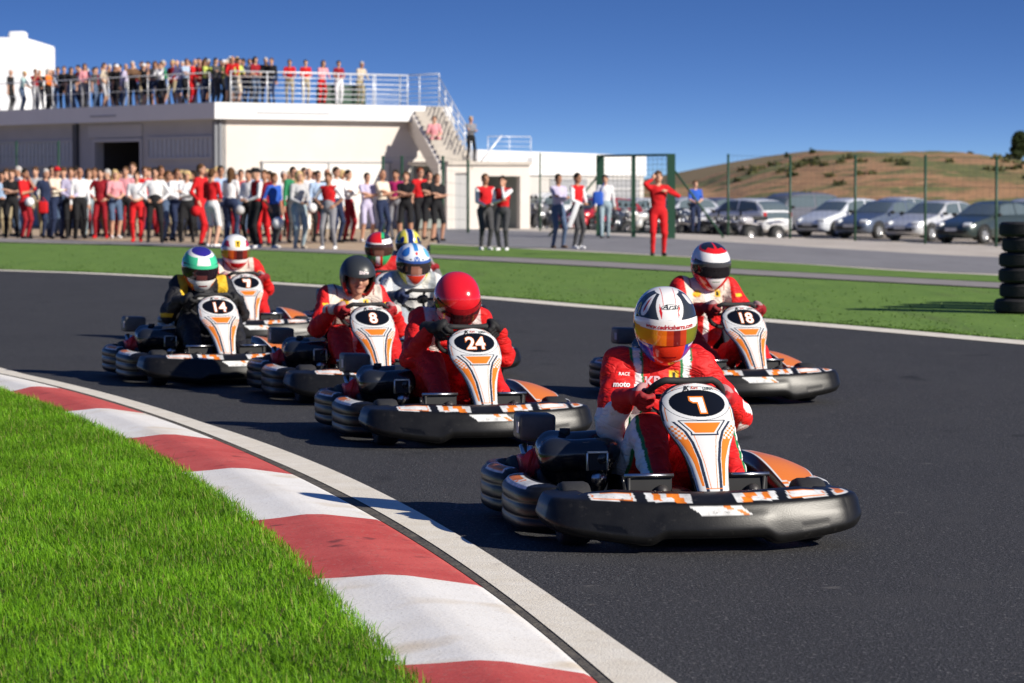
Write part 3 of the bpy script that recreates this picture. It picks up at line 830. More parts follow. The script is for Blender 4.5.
def s_cream(yellow_badges=True, arm=RED, legs=RED, band_w=.17, tor=CREAM):
    def f(V, lab, names, J):
        C = suit_base(V, lab, names, legs); x, y, z = V.T; T = L(lab,names,'torso','neck'); sc = J['sc']; dx = x-sc[0]
        C[L(lab,names,'uarmL','uarmR','farmL','farmR')] = arm
        m = (T|L(lab,names,'uarmL','uarmR'))&(np.abs(dx)<band_w)&(z>sc[2]-.20); C[m] = tor
        m = T&(np.abs(dx)<.02)&(z<sc[2]-.0); C[m] = WH
        m = T&(np.abs(np.abs(dx)-band_w*.72)<.005)&(z>sc[2]-.2); C[m] = DRED
        if yellow_badges:
            m = T&(y<sc[1])&ell2(dx,z,-.080,sc[2]-.045,.030,.027); C[m] = YEL
            m = T&(y<sc[1])&(((dx+.080)**2+(z-sc[2]+.045)**2)<.026**2)&(((dx+.080)**2+(z-sc[2]+.045)**2)>.022**2); C[m] = RED
            m = T&(y<sc[1])&(np.abs(dx-.075)<.020)&(np.abs(z-(sc[2]-.045))<.024); C[m] = YEL
            m = T&(y<sc[1])&(np.abs(dx-.075)<.007)&(np.abs(z-(sc[2]-.045))<.016); C[m] = DK
        m = L(lab,names,'uarmL','uarmR')&(np.abs(z-(sc[2]-.055))<.010)&(np.abs(np.abs(dx)-.225)<.022)&(y<sc[1]-.02); C[m] = YEL
        return C
    return f
def s_straps(V, lab, names, J):
    C = suit_base(V, lab, names); x, y, z = V.T; T = L(lab,names,'torso','neck'); sc = J['sc']; dx = x-sc[0]
    m = (T|L(lab,names,'uarmL','uarmR'))&(np.abs(dx)>.080)&(np.abs(dx)<.172)&(z>sc[2]-.22); C[m] = np.array((.62,.55,.52))
    m = T&(np.abs(dx+.12)<.03)&(np.abs(z-sc[2]+.02)<.02); C[m] = DRED*1.4
    m = L(lab,names,'uarmL','uarmR')&(np.abs(np.abs(dx)-.215)<.035)&(np.abs(z-(sc[2]-.045)-.3*(y-sc[1]))<.010); C[m] = YEL
    return C
def s_black(V, lab, names, J):
    C = suit_base(V, lab, names, np.array((.014,.014,.017))); x, y, z = V.T; T = L(lab,names,'torso','neck','uarmL','uarmR'); sc = J['sc']; dx = x-sc[0]
    m = T&(np.abs(np.abs(dx)-.155)<.035)&(z>sc[2]-.085)&(np.abs(dx)*1.0-(z-sc[2])*.35<.20); C[m] = YEL*.85
    m = L(lab,names,'farmL','uarmL')&(dx<-.28)&(np.abs(z-sc[2]+.22)<.015); C[m] = YEL*.7
    m = T&(np.abs(dx)<.05)&(np.abs(z-sc[2]+.10)<.008); C[m] = WH*.5
    return C
def s_solid(col, tor=None, extra=None):
    def f(V, lab, names, J):
        C = suit_base(V, lab, names, np.array(col)); x, y, z = V.T; T = L(lab,names,'torso','neck'); sc = J['sc']; dx = x-sc[0]
        if tor is not None: C[T&(np.abs(dx)<.16)] = tor
        if extra is not None: C[L(lab,names,'uarmL','uarmR')&(np.abs(np.abs(dx)-.22)<.04)] = extra
        return C
    return f

def wheel_frame():
    n = Vector((0,.62,.78)).normalized(); u = Vector((1,0,0)); v = n.cross(u)   # v: up-ish along the ring (forward)
    if v.z < 0: v = -v
    return Vector((0,Y(.80),.592)), n, u, v
GDX = 0.0
def grip(ang):
    """a point of the steering wheel ring, with its outward, tangent and normal directions; ang from +x"""
    c, n, u, v = wheel_frame(); c = c+Vector((GDX,0,0))
    o = u*math.cos(ang)+v*math.sin(ang); t = -u*math.sin(ang)+v*math.cos(ang)
    return c+o*.162, o, t, n
def make_glove(parent, ang, side, col1, col2, wrist, h=.0042):
    p, o, t, n = grip(ang)
    up = t if t.z > 0 else -t
    S = SDF(); back = (n*.6+o*.8).normalized()
    pc = p+back*.036
    rotm = Matrix((o.cross(n)*1.0, back, o.cross(n).cross(back))).transposed().to_4x4()
    ax1 = up.normalized(); ax2 = back; ax3 = ax1.cross(ax2)
    rm = Matrix((ax1, ax2, ax3)).transposed()
    S.ell(pc, (.060,.031,.054), k=.012, lab='palm', rot=rm)
    w = Vector(wrist)
    S.cone(w, pc+(w-pc)*.25, .036, .032, k=.02, lab='cuff')
    S.cone(w+(w-pc).normalized()*.05, w, .043, .037, k=.01, lab='cuff')
    fr = -n
    for i in range(4):
        off = up*((i-1.5)*-.0285)
        rr = .031 if i in (1,2) else .029
        an = [R(a) for a in (20, 68, 118, 165 if i != 3 else 150)]
        e1 = back; e2 = (fr - e1*fr.dot(e1)).normalized()
        pts = [p+off+(e1*math.cos(a)+e2*math.sin(a))*rr for a in an]
        pts[0] = p+off*.9+back*.034
        for j in range(3): S.cone(pts[j], pts[j+1], .0158-.0008*j, .0150-.0008*j, k=.005, lab='finger')
    th0 = pc-o*.012+up*.02+n*.0; tp = p+up*.045-o*.018+fr*.002; tp2 = p+up*.030-o*.022+fr*.026
    S.cone(th0, tp+n*.012, .016, .0135, k=.012, lab='thumb'); S.cone(tp+n*.012, tp2, .013, .0115, k=.006, lab='thumb')
    V, F = S.mesh(h)
    lab, names = S.labels(V)
    C = np.tile(np.array(col1),(len(V),1)); C[L(lab,names,'cuff')] = col2
    C[L(lab,names,'palm')&((V-np.array(pc))@np.array((0,0,1.))>.018)] = np.array(col1)*.5+(.20 if col1[0] > .1 else .01)
    q = L(lab,names,'finger')&(np.sin(V@np.array(up)*260)>.55); C[q] = np.array(col1)*.6+.02
    return link('glove', mesh_np(V, F, cols=C), parent, M['glove'])

def make_driver(kart, label, suit, helmet, head=(0,1.16,.875), sh=(0,1.24,.72), pitch=15, yaw=0, roll=0, visor=v_dark, kind='full', matte=False,
                angs=(168,12), gl=((.25,.01,.015),(.25,.01,.015)), h=.008, elb=(.0,.0), folds=.0055, seed=1, kp=(.12,.12), skin_face=False, hs=1.0, elout=1.0, wrist_b=.05, group=None):
    hip = Vector((0,1.30,.20)); J = {'sc':(sh[0], Y(sh[1]), sh[2])}
    S = SDF(); yy = lambda p: (p[0], p[1]-B0, p[2])
    S.ell(yy(hip), (.175,.13,.12), k=.06, lab='torso'); 
    mid = hip.lerp(Vector(sh), .5)+Vector((0,.03,0))
    S.ell(yy(mid), (.165,.115,.17), k=.08, lab='torso')
    ch = hip.lerp(Vector(sh), .80); S.ell(yy(ch+Vector((0,.01,0))), (.185,.12,.15), k=.07, lab='torso')
    shv = Vector(sh)
    SL, SR = shv+Vector((-.165,0,.0)), shv+Vector((.165,0,.0))
    S.cone(yy(SL), yy(SR), .066, .066, k=.06, lab='torso')
    nb = shv+Vector((0,.0,.03)); hd = Vector(head)
    S.cone(yy(nb), yy(nb.lerp(hd,.6)), .068, .058, k=.03, lab='neck')
    for s, key, s0, ang, eo in ((-1,'L',SL,angs[0],elb[0]), (1,'R',SR,angs[1],elb[1])):
        p, o, t, n = grip(R(ang))
        back = (n*.6+o*.8).normalized()
        wr = p+back*.05+Vector((s*.025,.055+wrist_b*.3,-.02))
        a = Vector(yy(s0+Vector((s*.01,0,-.005))))
        e = ik(a, wr, .295, .255, Vector((s*(.50+eo)*elout, .10, -1.0)))
        J['el'+key] = e; J['wr'+key] = wr
        S.cone(a, e, .076, .064, k=.045, lab='uarm'+key); S.cone(e, wr+(e-wr)*.12, .066, .043, k=.025, lab='farm'+key)
        hp = Vector(yy(hip+Vector((s*.105,-.04,-.015))))
        an = Vector((s*.175+GDX, Y(.52), .20))
        kn = ik(hp, an, .46, .43, Vector((s*(kp[0] if s<0 else kp[1]),-.15,1)))
        J['kn'+key] = kn
        S.cone(hp, kn, .098, .082, k=.04, lab='thigh'+key); S.cone(kn, an, .082, .055, k=.025, lab='shin'+key)
        J['an'+key] = an
    V, F = S.mesh(h, folds=folds, seed=seed)
    lab, names = S.labels(V)
    C = suit(V, lab, names, J)
    body = link('person', mesh_np(V, F, cols=C), None, M['suit'])
    body.location = kart.location; body.rotation_euler = kart.rotation_euler
    tag(body, label, 'person', group)
    for s,key in ((-1,'L'),(1,'R')):
        make_glove(body, R(angs[0] if s<0 else angs[1]), s, gl[0], gl[1], J['wr'+key], h=.0042 if h<.009 else .006)
        an = J['an'+key]; Q = SDF(); heel = an+Vector((0,.035,-.065)); toe = an+Vector((s*.02,-.165,.025)); ball = an+Vector((s*.01,-.10,-.03))
        Q.cone(an+Vector((0,.0,.03)), an+Vector((0,.01,-.02)), .047,.043,k=.02); Q.cone(heel, ball, .036,.040,k=.025); Q.cone(ball, toe, .040,.030,k=.02)
        Vs, Fs = Q.mesh(.007); link('shoe', mesh_np(Vs, Fs), body, flat((.035,.030,.028), .5))
    hl = Vector(yy(head))
    hm, hb = make_helmet(body, hl, R(pitch), R(yaw), R(roll), helmet, visor, kind, matte, hs)
    # collar
    cb = nb.lerp(hd, .35); MB().lathe([(.080,-.03),(.074,.0),(.068,.02),(.062,.015)], yy(cb), tuple(hd-nb), 28).build('collar', flat(tuple(np.clip(C[L(lab,names,'neck')].mean(0) if L(lab,names,'neck').any() else RED,0,1)), .8), body)
    if kind == 'open' or skin_face:
        f = face_mesh(.0045)
        fo = link('face', f, hm, [M['skin'], flat((.03,.02,.015)), flat((.36,.15,.11)), flat((.45,.42,.40),.3)])
    return body, hm, hb, bvh_np(V, F), J

def face_mesh(h):
    S = SDF()
    S.ell((0,-.005,.01),(.078,.098,.115),k=.02,lab='s'); S.ell((0,-.03,-.07),(.056,.07,.055),k=.03,lab='s')
    S.cone((0,-.098,.030),(0,-.118,-.012),.010,.016,k=.012,lab='s'); S.ell((0,-.088,-.052),(.030,.018,.010),k=.008,lab='lip')
    S.ell((0,-.085,-.095),(.024,.022,.018),k=.02,lab='s')
    for s in (-1,1):
        S.ell((s*.045,-.070,-.02),(.028,.028,.03),k=.02,lab='s'); S.ell((s*.031,-.086,.046),(.024,.014,.009),k=.008,lab='brow')
        S.ell((s*.031,-.085,.026),(.014,.010,.009),k=.002,lab='eye')
    S.cone((0,.0,-.06),(0,.02,-.17),.055,.058,k=.02,lab='s')
    V, F = S.mesh(h); lab, names = S.labels(V)
    vm = np.array([{'s':0,'lip':2,'brow':1,'eye':3}[names[i]] for i in lab])
    d = np.min([np.linalg.norm(V-np.array((s*.031,-.095,.026)),axis=1) for s in (-1,1)],0); vm[(vm==3)&(d<.0065)] = 1
    mi = np.array([vm[f].max() for f in F]); return mesh_np(V, F, matidx=mi)
# ------------------------------------------------------------------ camera, light, sky
cam = bpy.data.objects.new('camera', bpy.data.cameras.new('camera')); COL.objects.link(cam)
cam.data.sensor_width = 36; cam.data.lens = FPX/1024*36; cam.location = (0,0,CAMH); cam.rotation_euler = (math.pi/2-PITCH, 0, 0)
cam.data.clip_end = 3000; cam.data.clip_start = .5
cam.data.dof.use_dof = True; cam.data.dof.focus_distance = 14.0; cam.data.dof.aperture_fstop = 7.0
scene.camera = cam
SUN_AZ, SUN_EL = math.atan2(.82, -.57), R(27)
sd = Vector((math.sin(SUN_AZ)*math.cos(SUN_EL), math.cos(SUN_AZ)*math.cos(SUN_EL), math.sin(SUN_EL)))
sl = bpy.data.lights.new('sun', 'SUN'); sl.energy = 4.8; sl.angle = R(.53); sl.color = (1.0,.93,.82)
so = bpy.data.objects.new('sun', sl); COL.objects.link(so); so.rotation_euler = sd.to_track_quat('Z','Y').to_euler()
w = bpy.data.worlds.new('World'); scene.world = w; w.use_nodes = True
nt = w.node_tree; bg = nt.nodes['Background']
sky = nt.nodes.new('ShaderNodeTexSky'); sky.sky_type = 'NISHITA'; sky.sun_disc = False; sky.sun_elevation = SUN_EL; sky.sun_rotation = SUN_AZ
sky.air_density = 1.0; sky.dust_density = .3; sky.ozone_density = 3.0; sky.altitude = 200
# clear polarised air: look a little higher into the same sky so the blue reaches down to the horizon
tc = nt.nodes.new('ShaderNodeTexCoord'); sep = nt.nodes.new('ShaderNodeSeparateXYZ'); comb = nt.nodes.new('ShaderNodeCombineXYZ')
ma = nt.nodes.new('ShaderNodeMath'); ma.operation = 'MULTIPLY_ADD'; ma.inputs[1].default_value = 6.5; ma.inputs[2].default_value = .10
nt.links.new(tc.outputs['Generated'], sep.inputs[0]); nt.links.new(sep.outputs['Z'], ma.inputs[0])
nt.links.new(sep.outputs['X'], comb.inputs['X']); nt.links.new(sep.outputs['Y'], comb.inputs['Y']); nt.links.new(ma.outputs[0], comb.inputs['Z'])
nrm = nt.nodes.new('ShaderNodeVectorMath'); nrm.operation = 'NORMALIZE'; nt.links.new(comb.outputs[0], nrm.inputs[0]); nt.links.new(nrm.outputs[0], sky.inputs[0])
hsv = nt.nodes.new('ShaderNodeHueSaturation'); hsv.inputs['Hue'].default_value = .516; hsv.inputs['Saturation'].default_value = 1.24; hsv.inputs['Value'].default_value = 1.0
nt.links.new(sky.outputs[0], hsv.inputs['Color']); nt.links.new(hsv.outputs[0], bg.inputs['Color'])
bg.inputs['Strength'].default_value = .100
scene.view_settings.view_transform = 'Standard'; scene.view_settings.look = 'None'; scene.view_settings.exposure = 0.45; scene.view_settings.gamma = 1

# ------------------------------------------------------------------ ground materials
def ground_mat(name, c1, c2, scale, speck=None, rough=.9, bump=.01, bscale=40, coarse=None, stretch=None, tyre=None):
    m = bpy.data.materials.new(name); m.use_nodes = True; nt = m.node_tree; Lk = nt.links; b = nt.nodes['Principled BSDF']
    b.inputs['Roughness'].default_value = rough; b.inputs['Specular IOR Level'].default_value = .3
    tc = nt.nodes.new('ShaderNodeTexCoord'); vec = tc.outputs['Object']
    if stretch:
        mp = nt.nodes.new('ShaderNodeMapping'); mp.inputs['Scale'].default_value = stretch; Lk.new(vec, mp.inputs[0]); vec2 = mp.outputs[0]
    else: vec2 = vec
    n = nt.nodes.new('ShaderNodeTexNoise'); n.inputs['Scale'].default_value = scale; n.inputs['Detail'].default_value = 9; n.inputs['Roughness'].default_value = .7; Lk.new(vec2, n.inputs['Vector'])
    cr = nt.nodes.new('ShaderNodeValToRGB'); cr.color_ramp.elements[0].position = .33; cr.color_ramp.elements[1].position = .68
    cr.color_ramp.elements[0].color = (*c1,1); cr.color_ramp.elements[1].color = (*c2,1); Lk.new(n.outputs['Fac'], cr.inputs[0]); src = cr.outputs[0]
    def over(src, sc, lo, hi, col, vec=vec, detail=4, voro=False):
        if voro: n = nt.nodes.new('ShaderNodeTexVoronoi'); n.inputs['Scale'].default_value = sc; Lk.new(vec, n.inputs['Vector']); out = n.outputs['Distance']
        else: n = nt.nodes.new('ShaderNodeTexNoise'); n.inputs['Scale'].default_value = sc; n.inputs['Detail'].default_value = detail; Lk.new(vec, n.inputs['Vector']); out = n.outputs['Fac']
        mr = nt.nodes.new('ShaderNodeMapRange'); mr.inputs['From Min'].default_value = lo; mr.inputs['From Max'].default_value = hi; Lk.new(out, mr.inputs['Value'])
        mx = nt.nodes.new('ShaderNodeMix'); mx.data_type = 'RGBA'; Lk.new(mr.outputs[0], mx.inputs[0]); Lk.new(src, mx.inputs[6]); mx.inputs[7].default_value = (*col,1); return mx.outputs[2]
    if speck:
        for (sc, lo, hi, col) in speck: src = over(src, sc, lo, hi, col, detail=2)
    if coarse:
        for (sc, lo, hi, col) in coarse: src = over(src, sc, lo, hi, col, vec2, detail=6)
    Lk.new(src, b.inputs['Base Color'])
    nb = nt.nodes.new('ShaderNodeTexNoise'); nb.inputs['Scale'].default_value = bscale; nb.inputs['Detail'].default_value = 4; Lk.new(vec, nb.inputs['Vector'])
    bp = nt.nodes.new('ShaderNodeBump'); bp.inputs['Distance'].default_value = bump; bp.inputs['Strength'].default_value = 1; Lk.new(nb.outputs['Fac'], bp.inputs['Height']); Lk.new(bp.outputs[0], b.inputs['Normal'])
    return m
G_ASPH = ground_mat('asphalt', (.027,.027,.029), (.040,.040,.041), 1.2, speck=[(110,.54,.68,(.13,.13,.135)),(70,.44,.34,(.007,.007,.008)),(48,.62,.70,(.17,.165,.16)),(1.7,.58,.74,(.052,.051,.051)),(5.5,.70,.76,(.10,.095,.09))], rough=.85, bump=.008, bscale=110, coarse=[(.9,.60,.78,(.055,.053,.055)),(3.0,.64,.72,(.016,.016,.017))], stretch=(.6,.25,1))
G_LINE = ground_mat('line_paint', (.72,.65,.52), (.84,.79,.68), 5, speck=[(70,.66,.74,(.50,.45,.38)),(6,.66,.80,(.60,.54,.44))], rough=.75, bump=.003, bscale=120)
G_DIRT = ground_mat('dirt_soil', (.44,.31,.19), (.58,.45,.31), 1.5, rough=.95, bump=.02, bscale=20)
G_SAND = ground_mat('pale_gravel', (.50,.44,.37), (.62,.56,.48), .8, speck=[(9,.62,.75,(.36,.31,.26))], rough=.95, bump=.02, bscale=20, stretch=(1,.3,1))
G_ROAD = ground_mat('old_asphalt', (.20,.195,.20), (.27,.265,.27), .6, speck=[(18,.62,.72,(.34,.32,.3))], rough=.9, bump=.006, bscale=60, stretch=(1,.2,1))
G_PATH = ground_mat('path_asphalt', (.24,.22,.21), (.33,.30,.28), .9, rough=.9, bump=.01, bscale=40)
G_SOIL = ground_mat('turf_soil', (.035,.065,.012), (.06,.10,.02), 8, rough=1, bump=.02, bscale=50)
G_TURF = ground_mat('far_turf', (.10,.19,.028), (.15,.255,.042), 2.2, speck=[(28,.55,.75,(.13,.24,.05)),(22,.62,.74,(.075,.14,.022))], rough=1, bump=.02, bscale=16, stretch=(1,.18,1), coarse=[(.7,.62,.8,(.10,.13,.04))])

def img_line(pts, n, z, x0=None, x1=None):
    """image polyline -> ground points, ends run on straight to x0 / x1"""
    W = [np.array(G(x,y,0)[:2]) for x,y in pts]
    W = [W[0]+(W[0]-W[1])/np.linalg.norm(W[0]-W[1])*(x0 or 0)] + W if x0 else W
    W = W + [W[-1]+(W[-1]-W[-2])/np.linalg.norm(W[-1]-W[-2])*x1] if x1 else W
    return catmull(W, n)
def sheet(name, A, B, z, m, rows=2, kind='structure'):
    n = len(A); V = np.zeros((n, rows, 3))
    for j in range(rows):
        t = j/(rows-1); V[:,j,:2] = A*(1-t)+B*t; V[:,j,2] = z if not callable(z) else z(V[:,j,0], V[:,j,1])
    F = grid_faces(n, rows)
    me = mesh_np(V.reshape(-1,3), F, smooth=False); o = link(name, me, None, m)
    if me.polygons[0].normal.z < 0: me.flip_normals()
    if kind: o['kind'] = kind
    return o
# base ground: falls away to the car park beyond a crest line
crest_px = [(300,222),(480,226),(560,229),(740,236),(925,243.5),(1024,247)]
CR = np.array([G(x,y)[:2] for x,y in crest_px]); 
CR = np.vstack([CR[0]+(CR[0]-CR[1])*4, CR, CR[-1]+(CR[-1]-CR[-2])*3])
def crest_y(X): return np.interp(X, CR[:,0], CR[:,1]) if CR[0,0] < CR[-1,0] else 0
def park_z(X, Yw):
    t = np.clip((Yw-crest_y(X))/9, 0, 1); side = np.clip((X+3.0)/3.0, 0, 1)
    t = t*t*(3-2*t); return -.55*t*side
xs = np.unique(np.concatenate([np.linspace(-400,-60,12), np.linspace(-60,80,141), np.linspace(80,500,14)]))
ys = np.unique(np.concatenate([np.linspace(-30,60,10), np.linspace(60,140,81), np.linspace(140,260,13), np.linspace(260,1800,10)]))
XX, YY = np.meshgrid(xs, ys, indexing='ij'); ZZ = park_z(XX, YY)-.03
gme = mesh_np(np.stack([XX,YY,ZZ],-1).reshape(-1,3), grid_faces(len(xs),len(ys)))
if gme.polygons[0].normal.z < 0: gme.flip_normals()
struct(link('ground', gme, None, G_DIRT))

# track surface
ra = struct(link('track', mesh_np([(-45,-12,0),(45,-12,0),(45,70,0),(-45,70,0)], [(0,1,2,3)], smooth=False), None, G_ASPH))
# far side: line, turf, path, turf, road, gravel
line_px = [(0,270.5),(90,273.5),(200,279),(315,286),(487,298),(580,306),(782,322),(900,332),(1024,343)]
A = img_line(line_px, 160, 0, 14, 12); d = np.gradient(A, axis=0); d /= np.linalg.norm(d,axis=1)[:,None]; nrm2 = np.stack([-d[:,1], d[:,0]], 1)
if nrm2[80,1] < 0: nrm2 = -nrm2
wline = np.interp(np.linspace(0,1,160), [0,1], [.30,.16])[:,None]
sheet('edge_line', A-nrm2*.22, A+nrm2*.22, .006, G_LINE)
B1 = img_line([(0,243),(160,247),(330,254),(450,260),(560,266),(782,278),(1024,291)], 160, 0, 18, 14)
far_turf = sheet('grass_verge', A+nrm2*.20, B1, .010, G_TURF, 8)
B2 = img_line([(0,238.5),(160,243.5),(330,250),(450,256),(560,260),(782,272),(1024,284.5)], 160, 0, 18, 14)
sheet('path', B1-(B1-B2)*.12, B2, .016, G_PATH)
b2r = img_line([(430,255),(560,260.3),(782,272.3),(1024,284.8)], 80, 0, None, 14); b3r = img_line([(430,245),(600,253.5),(782,264),(900,272),(1024,278)], 80, 0, None, 14)
sheet('grass_strip', b2r, b3r, .022, G_TURF, 4)
b4 = img_line([(436,228),(600,235),(900,253),(1024,259)], 80, 0, None, 14)
b3o = img_line([(430,243.4),(600,251.8),(900,269.9),(1024,275.8)], 80, 0, None, 14)
sheet('road_edge', b3r, b3o, .010, G_SAND)
b3i = img_line([(440,243.4),(600,251.8),(900,269.9),(1024,275.8)], 80, 0, None, 14)
sheet('road', b3i, b4, .014, G_ROAD)
crl = np.stack([np.linspace(b4[0,0]-3, b4[-1,0]+4, 80), crest_y(np.linspace(b4[0,0]-3, b4[-1,0]+4, 80))+9],1)
sheet('gravel_shoulder', b4-(b4-b3i)*.02, crl, lambda X,Y_: park_z(X,Y_)+.004, G_SAND, 14)
far = np.stack([crl[:,0]*1.0, np.full(80, 175.0)],1)
sheet('car_park', crl, far, lambda X,Y_: park_z(X,Y_)+.008, ground_mat('car_park_gravel', (.38,.32,.26), (.50,.44,.37), .7, rough=.95), 6)

# ------------------------------------------------------------------ near line, kerb, infield
def common(c):
    m = (c[:,1] > 9.2)&(c[:,1] < 26.5); p = np.polyfit(c[m,1], c[m,0], 4); dp = np.polyder(p)
    yv = 4.2+50.8*(np.linspace(1,0,500)**1.7); yc = np.clip(yv, 9.2, 26.0); X_ = np.polyval(p, yc)+np.polyval(dp, yc)*(yv-yc); return np.stack([X_, yv],1)
ko = img_line([(0,375.5),(63,390),(143,415),(187,431.5),(220,442),(297,476.5),(381,521),(440,557),(500,600),(597,682)], 500, 0, 60, 7)
ki = img_line([(0,389.5),(10,393),(63,413),(126,439),(185,473),(253,521),(316,579),(352,614),(401,667)], 500, 0, 60, 7)
lo_ = img_line([(0,368),(88,391),(182,418),(249,436),(300,457),(400,505.5),(500,561),(600,629),(669,682)], 500, 0, 60, 7)
li_ = img_line([(0,373),(97,401.5),(190,429),(300,471.5),(400,523),(500,587),(615,682)], 500, 0, 60, 7)
ko, ki, lo_, li_ = [common(c) for c in (ko, ki, lo_, li_)]
li_[:,0] = np.maximum(ko[:,0]+.035, li_[:,0]*.7+ko[:,0]*.3); lo_[:,0] = np.maximum(lo_[:,0], li_[:,0]+.16)
def closest_param(curve, p): return np.argmin(np.linalg.norm(curve-np.array(p)[None], axis=1))
bo = [G(*q)[:2] for q in [(63,390),(143,415),(218,441.5),(297,476.5),(381,521),(486,589),(592,677)]]
bi = [G(*q)[:2] for q in [(10,393),(63,413),(126,439),(185,473),(253,521),(316,579),(401,667)]]
io = [closest_param(ko, p) for p in bo]; ii = [closest_param(ki, p) for p in bi]
so_ = io[1]-io[0]
io = [max(io[0]-so_*(3-k),0) for k in range(3)]+io+[min(io[-1]+ (io[-1]-io[-2])*(k+1), 499) for k in range(2)]
si_ = ii[1]-ii[0]; ii = [max(ii[0]-si_*(3-k),0) for k in range(3)]+ii+[min(ii[-1]+(ii[-1]-ii[-2])*(k+1), 499) for k in range(2)]
KR = ground_mat('kerb_red', (.52,.07,.06), (.64,.12,.10), 2.5, speck=[(40,.60,.72,(.52,.16,.13)),(9,.62,.76,(.25,.05,.045)),(110,.66,.7,(.18,.06,.05))], rough=.8, bump=.0018, bscale=60)
KW = ground_mat('kerb_white', (.80,.76,.69), (.88,.86,.81), 2.5, speck=[(40,.66,.78,(.62,.55,.46)),(2.2,.56,.74,(.68,.58,.44)),(120,.67,.72,(.30,.27,.22))], rough=.8, bump=.0018, bscale=60)
kerb = bpy.data.objects.new('kerb', None); COL.objects.link(kerb); struct(kerb)
for k in range(len(io)-1):
    if io[k+1]-io[k] < 2 or ii[k+1]-ii[k] < 2: continue
    n = 40; rr = 25
    to = np.linspace(io[k], io[k+1], n); ti = np.linspace(ii[k], ii[k+1], n)
    Po = np.stack([np.interp(to, np.arange(500), ko[:,c]) for c in (0,1)],1); Pi = np.stack([np.interp(ti, np.arange(500), ki[:,c]) for c in (0,1)],1)
    V = np.zeros((n, rr, 3))
    for j in range(rr):
        t = j/(rr-1); prof = np.interp(t, [0,.04,.45,.60,.8,1.0,], [.0,.010,.034,.034,.018,.0]) 
        V[:,j,:2] = Po*(1-t)+Pi*t*1.0+(Pi-Po)*.08*max(0,(t-.8))/.2; V[:,j,2] = prof*1.0
    me = mesh_np(V.reshape(-1,3), grid_faces(n, rr))
    if me.polygons[0].normal.z < 0: me.flip_normals()
    o = link('kerb_stripe', me, kerb, KR if k % 2 == 1 else KW)
sheet('white_line', li_, lo_, .006, G_LINE)
# a dark dirty seam between kerb and line
sheet('kerb_seam', ko, li_, .003, ground_mat('seam', (.05,.047,.045), (.16,.14,.11), 9, rough=.95, bump=.01))
# infield soil
n = 500; base = ki.copy(); outer = base + np.array([-9.0, -4.0]); outer[:,1] = np.clip(outer[:,1], -10, None)
sheet('infield', base+(base-ko)*.02, np.stack([base[:,0]-16, base[:,1]-4],1), .002, G_SOIL, 2)
# grass blades on the infield that the picture can see
KI = np.array(ki); order = np.argsort(KI[:,1]); KIx, KIy = KI[order,0], KI[order,1]
def blades(name, P, hmin, hmax, wid, cols, bend=.5, segs=3):
    N = len(P); hgt = rng.uniform(hmin, hmax, N)*rng.uniform(.6,1,N)*(.88+.16*np.sin(P[:,0]*7.3+2*np.sin(P[:,1]*4.1))); az = rng.uniform(0, 2*np.pi, N); bd = rng.uniform(.1, 1, N)*bend
    dirv = np.stack([np.cos(az), np.sin(az)],1); wv = np.stack([-np.sin(az), np.cos(az)],1); wd = wid*rng.uniform(.6,1.3,N)
    ks = np.linspace(0,1,segs+1); V = np.zeros((N,(segs+1)*2,3)); 
    for i,k in enumerate(ks):
        cx = P + dirv*(bd*hgt*k*k)[:,None]; z = hgt*(k-.28*bd*k*k); ww = wd*(1-k**1.6*.93)
        V[:,2*i,:2] = cx-wv*ww[:,None]/2; V[:,2*i+1,:2] = cx+wv*ww[:,None]/2; V[:,2*i,2] = z; V[:,2*i+1,2] = z
    base = np.arange(N)[:,None,None]*(segs+1)*2
    fq = np.array([[2*i,2*i+1,2*i+3,2*i+2] for i in range(segs)])[None]
    F = (base+fq).reshape(-1,4)
    C = cols(N, P)
    Cv = np.repeat(C[:,None,:], (segs+1)*2, 1); 
    me = mesh_np(V.reshape(-1,3), F, smooth=True, cols=Cv.reshape(-1,3)); return me
def grass_mat(name, c):
    m = mat(name, c, .55, spec=.25, attr='Col'); nt = m.node_tree; b = nt.nodes['Principled BSDF']; out = nt.nodes['Material Output']
    tr = nt.nodes.new('ShaderNodeBsdfTranslucent'); src = b.inputs['Base Color'].links[0].from_socket
    nt.links.new(src, tr.inputs['Color']); mx = nt.nodes.new('ShaderNodeMixShader'); mx.inputs[0].default_value = .35
    nt.links.new(b.outputs[0], mx.inputs[1]); nt.links.new(tr.outputs[0], mx.inputs[2]); nt.links.new(mx.outputs[0], out.inputs[0]); return m
def near_cols(N, P):
    a = np.array((.095,.27,.008)); b = np.array((.24,.48,.018)); y = np.array((.36,.34,.11)); t = rng.random(N)[:,None]
    pch = (.5+.5*np.sin(P[:,0]*5.1+1.7*np.sin(P[:,1]*3.3)))[:,None]
    C = a*(1-t)+b*t; C = C*(.8+.3*pch); m = rng.random(N) < .05; C[m] = y; m = rng.random(N) < .02; C[m] = (.30,.22,.10); return C
npt = 500000
# sample in view: pick image points, denser near
ix = rng.uniform(-190, 470, npt); iv = rng.uniform(0,1,npt)
yy0 = 386+ (1/(1-iv*.0)-1)
dist = rng.uniform(8.6**2, 25.5**2, npt)**.5; X = (ix-512)/FPX*dist; P = np.stack([X, dist],1)
edge = np.interp(P[:,1], KIy, KIx)
jit = rng.uniform(-.02,.025,npt)
keep = P[:,0] < edge + jit
P = P[keep]
sp = link('grass', blades('grass', P, .022, .078, .0042, near_cols, bend=1.25), None, grass_mat('grass_blades', (.1,.25,.02))); sp['kind'] = 'stuff'
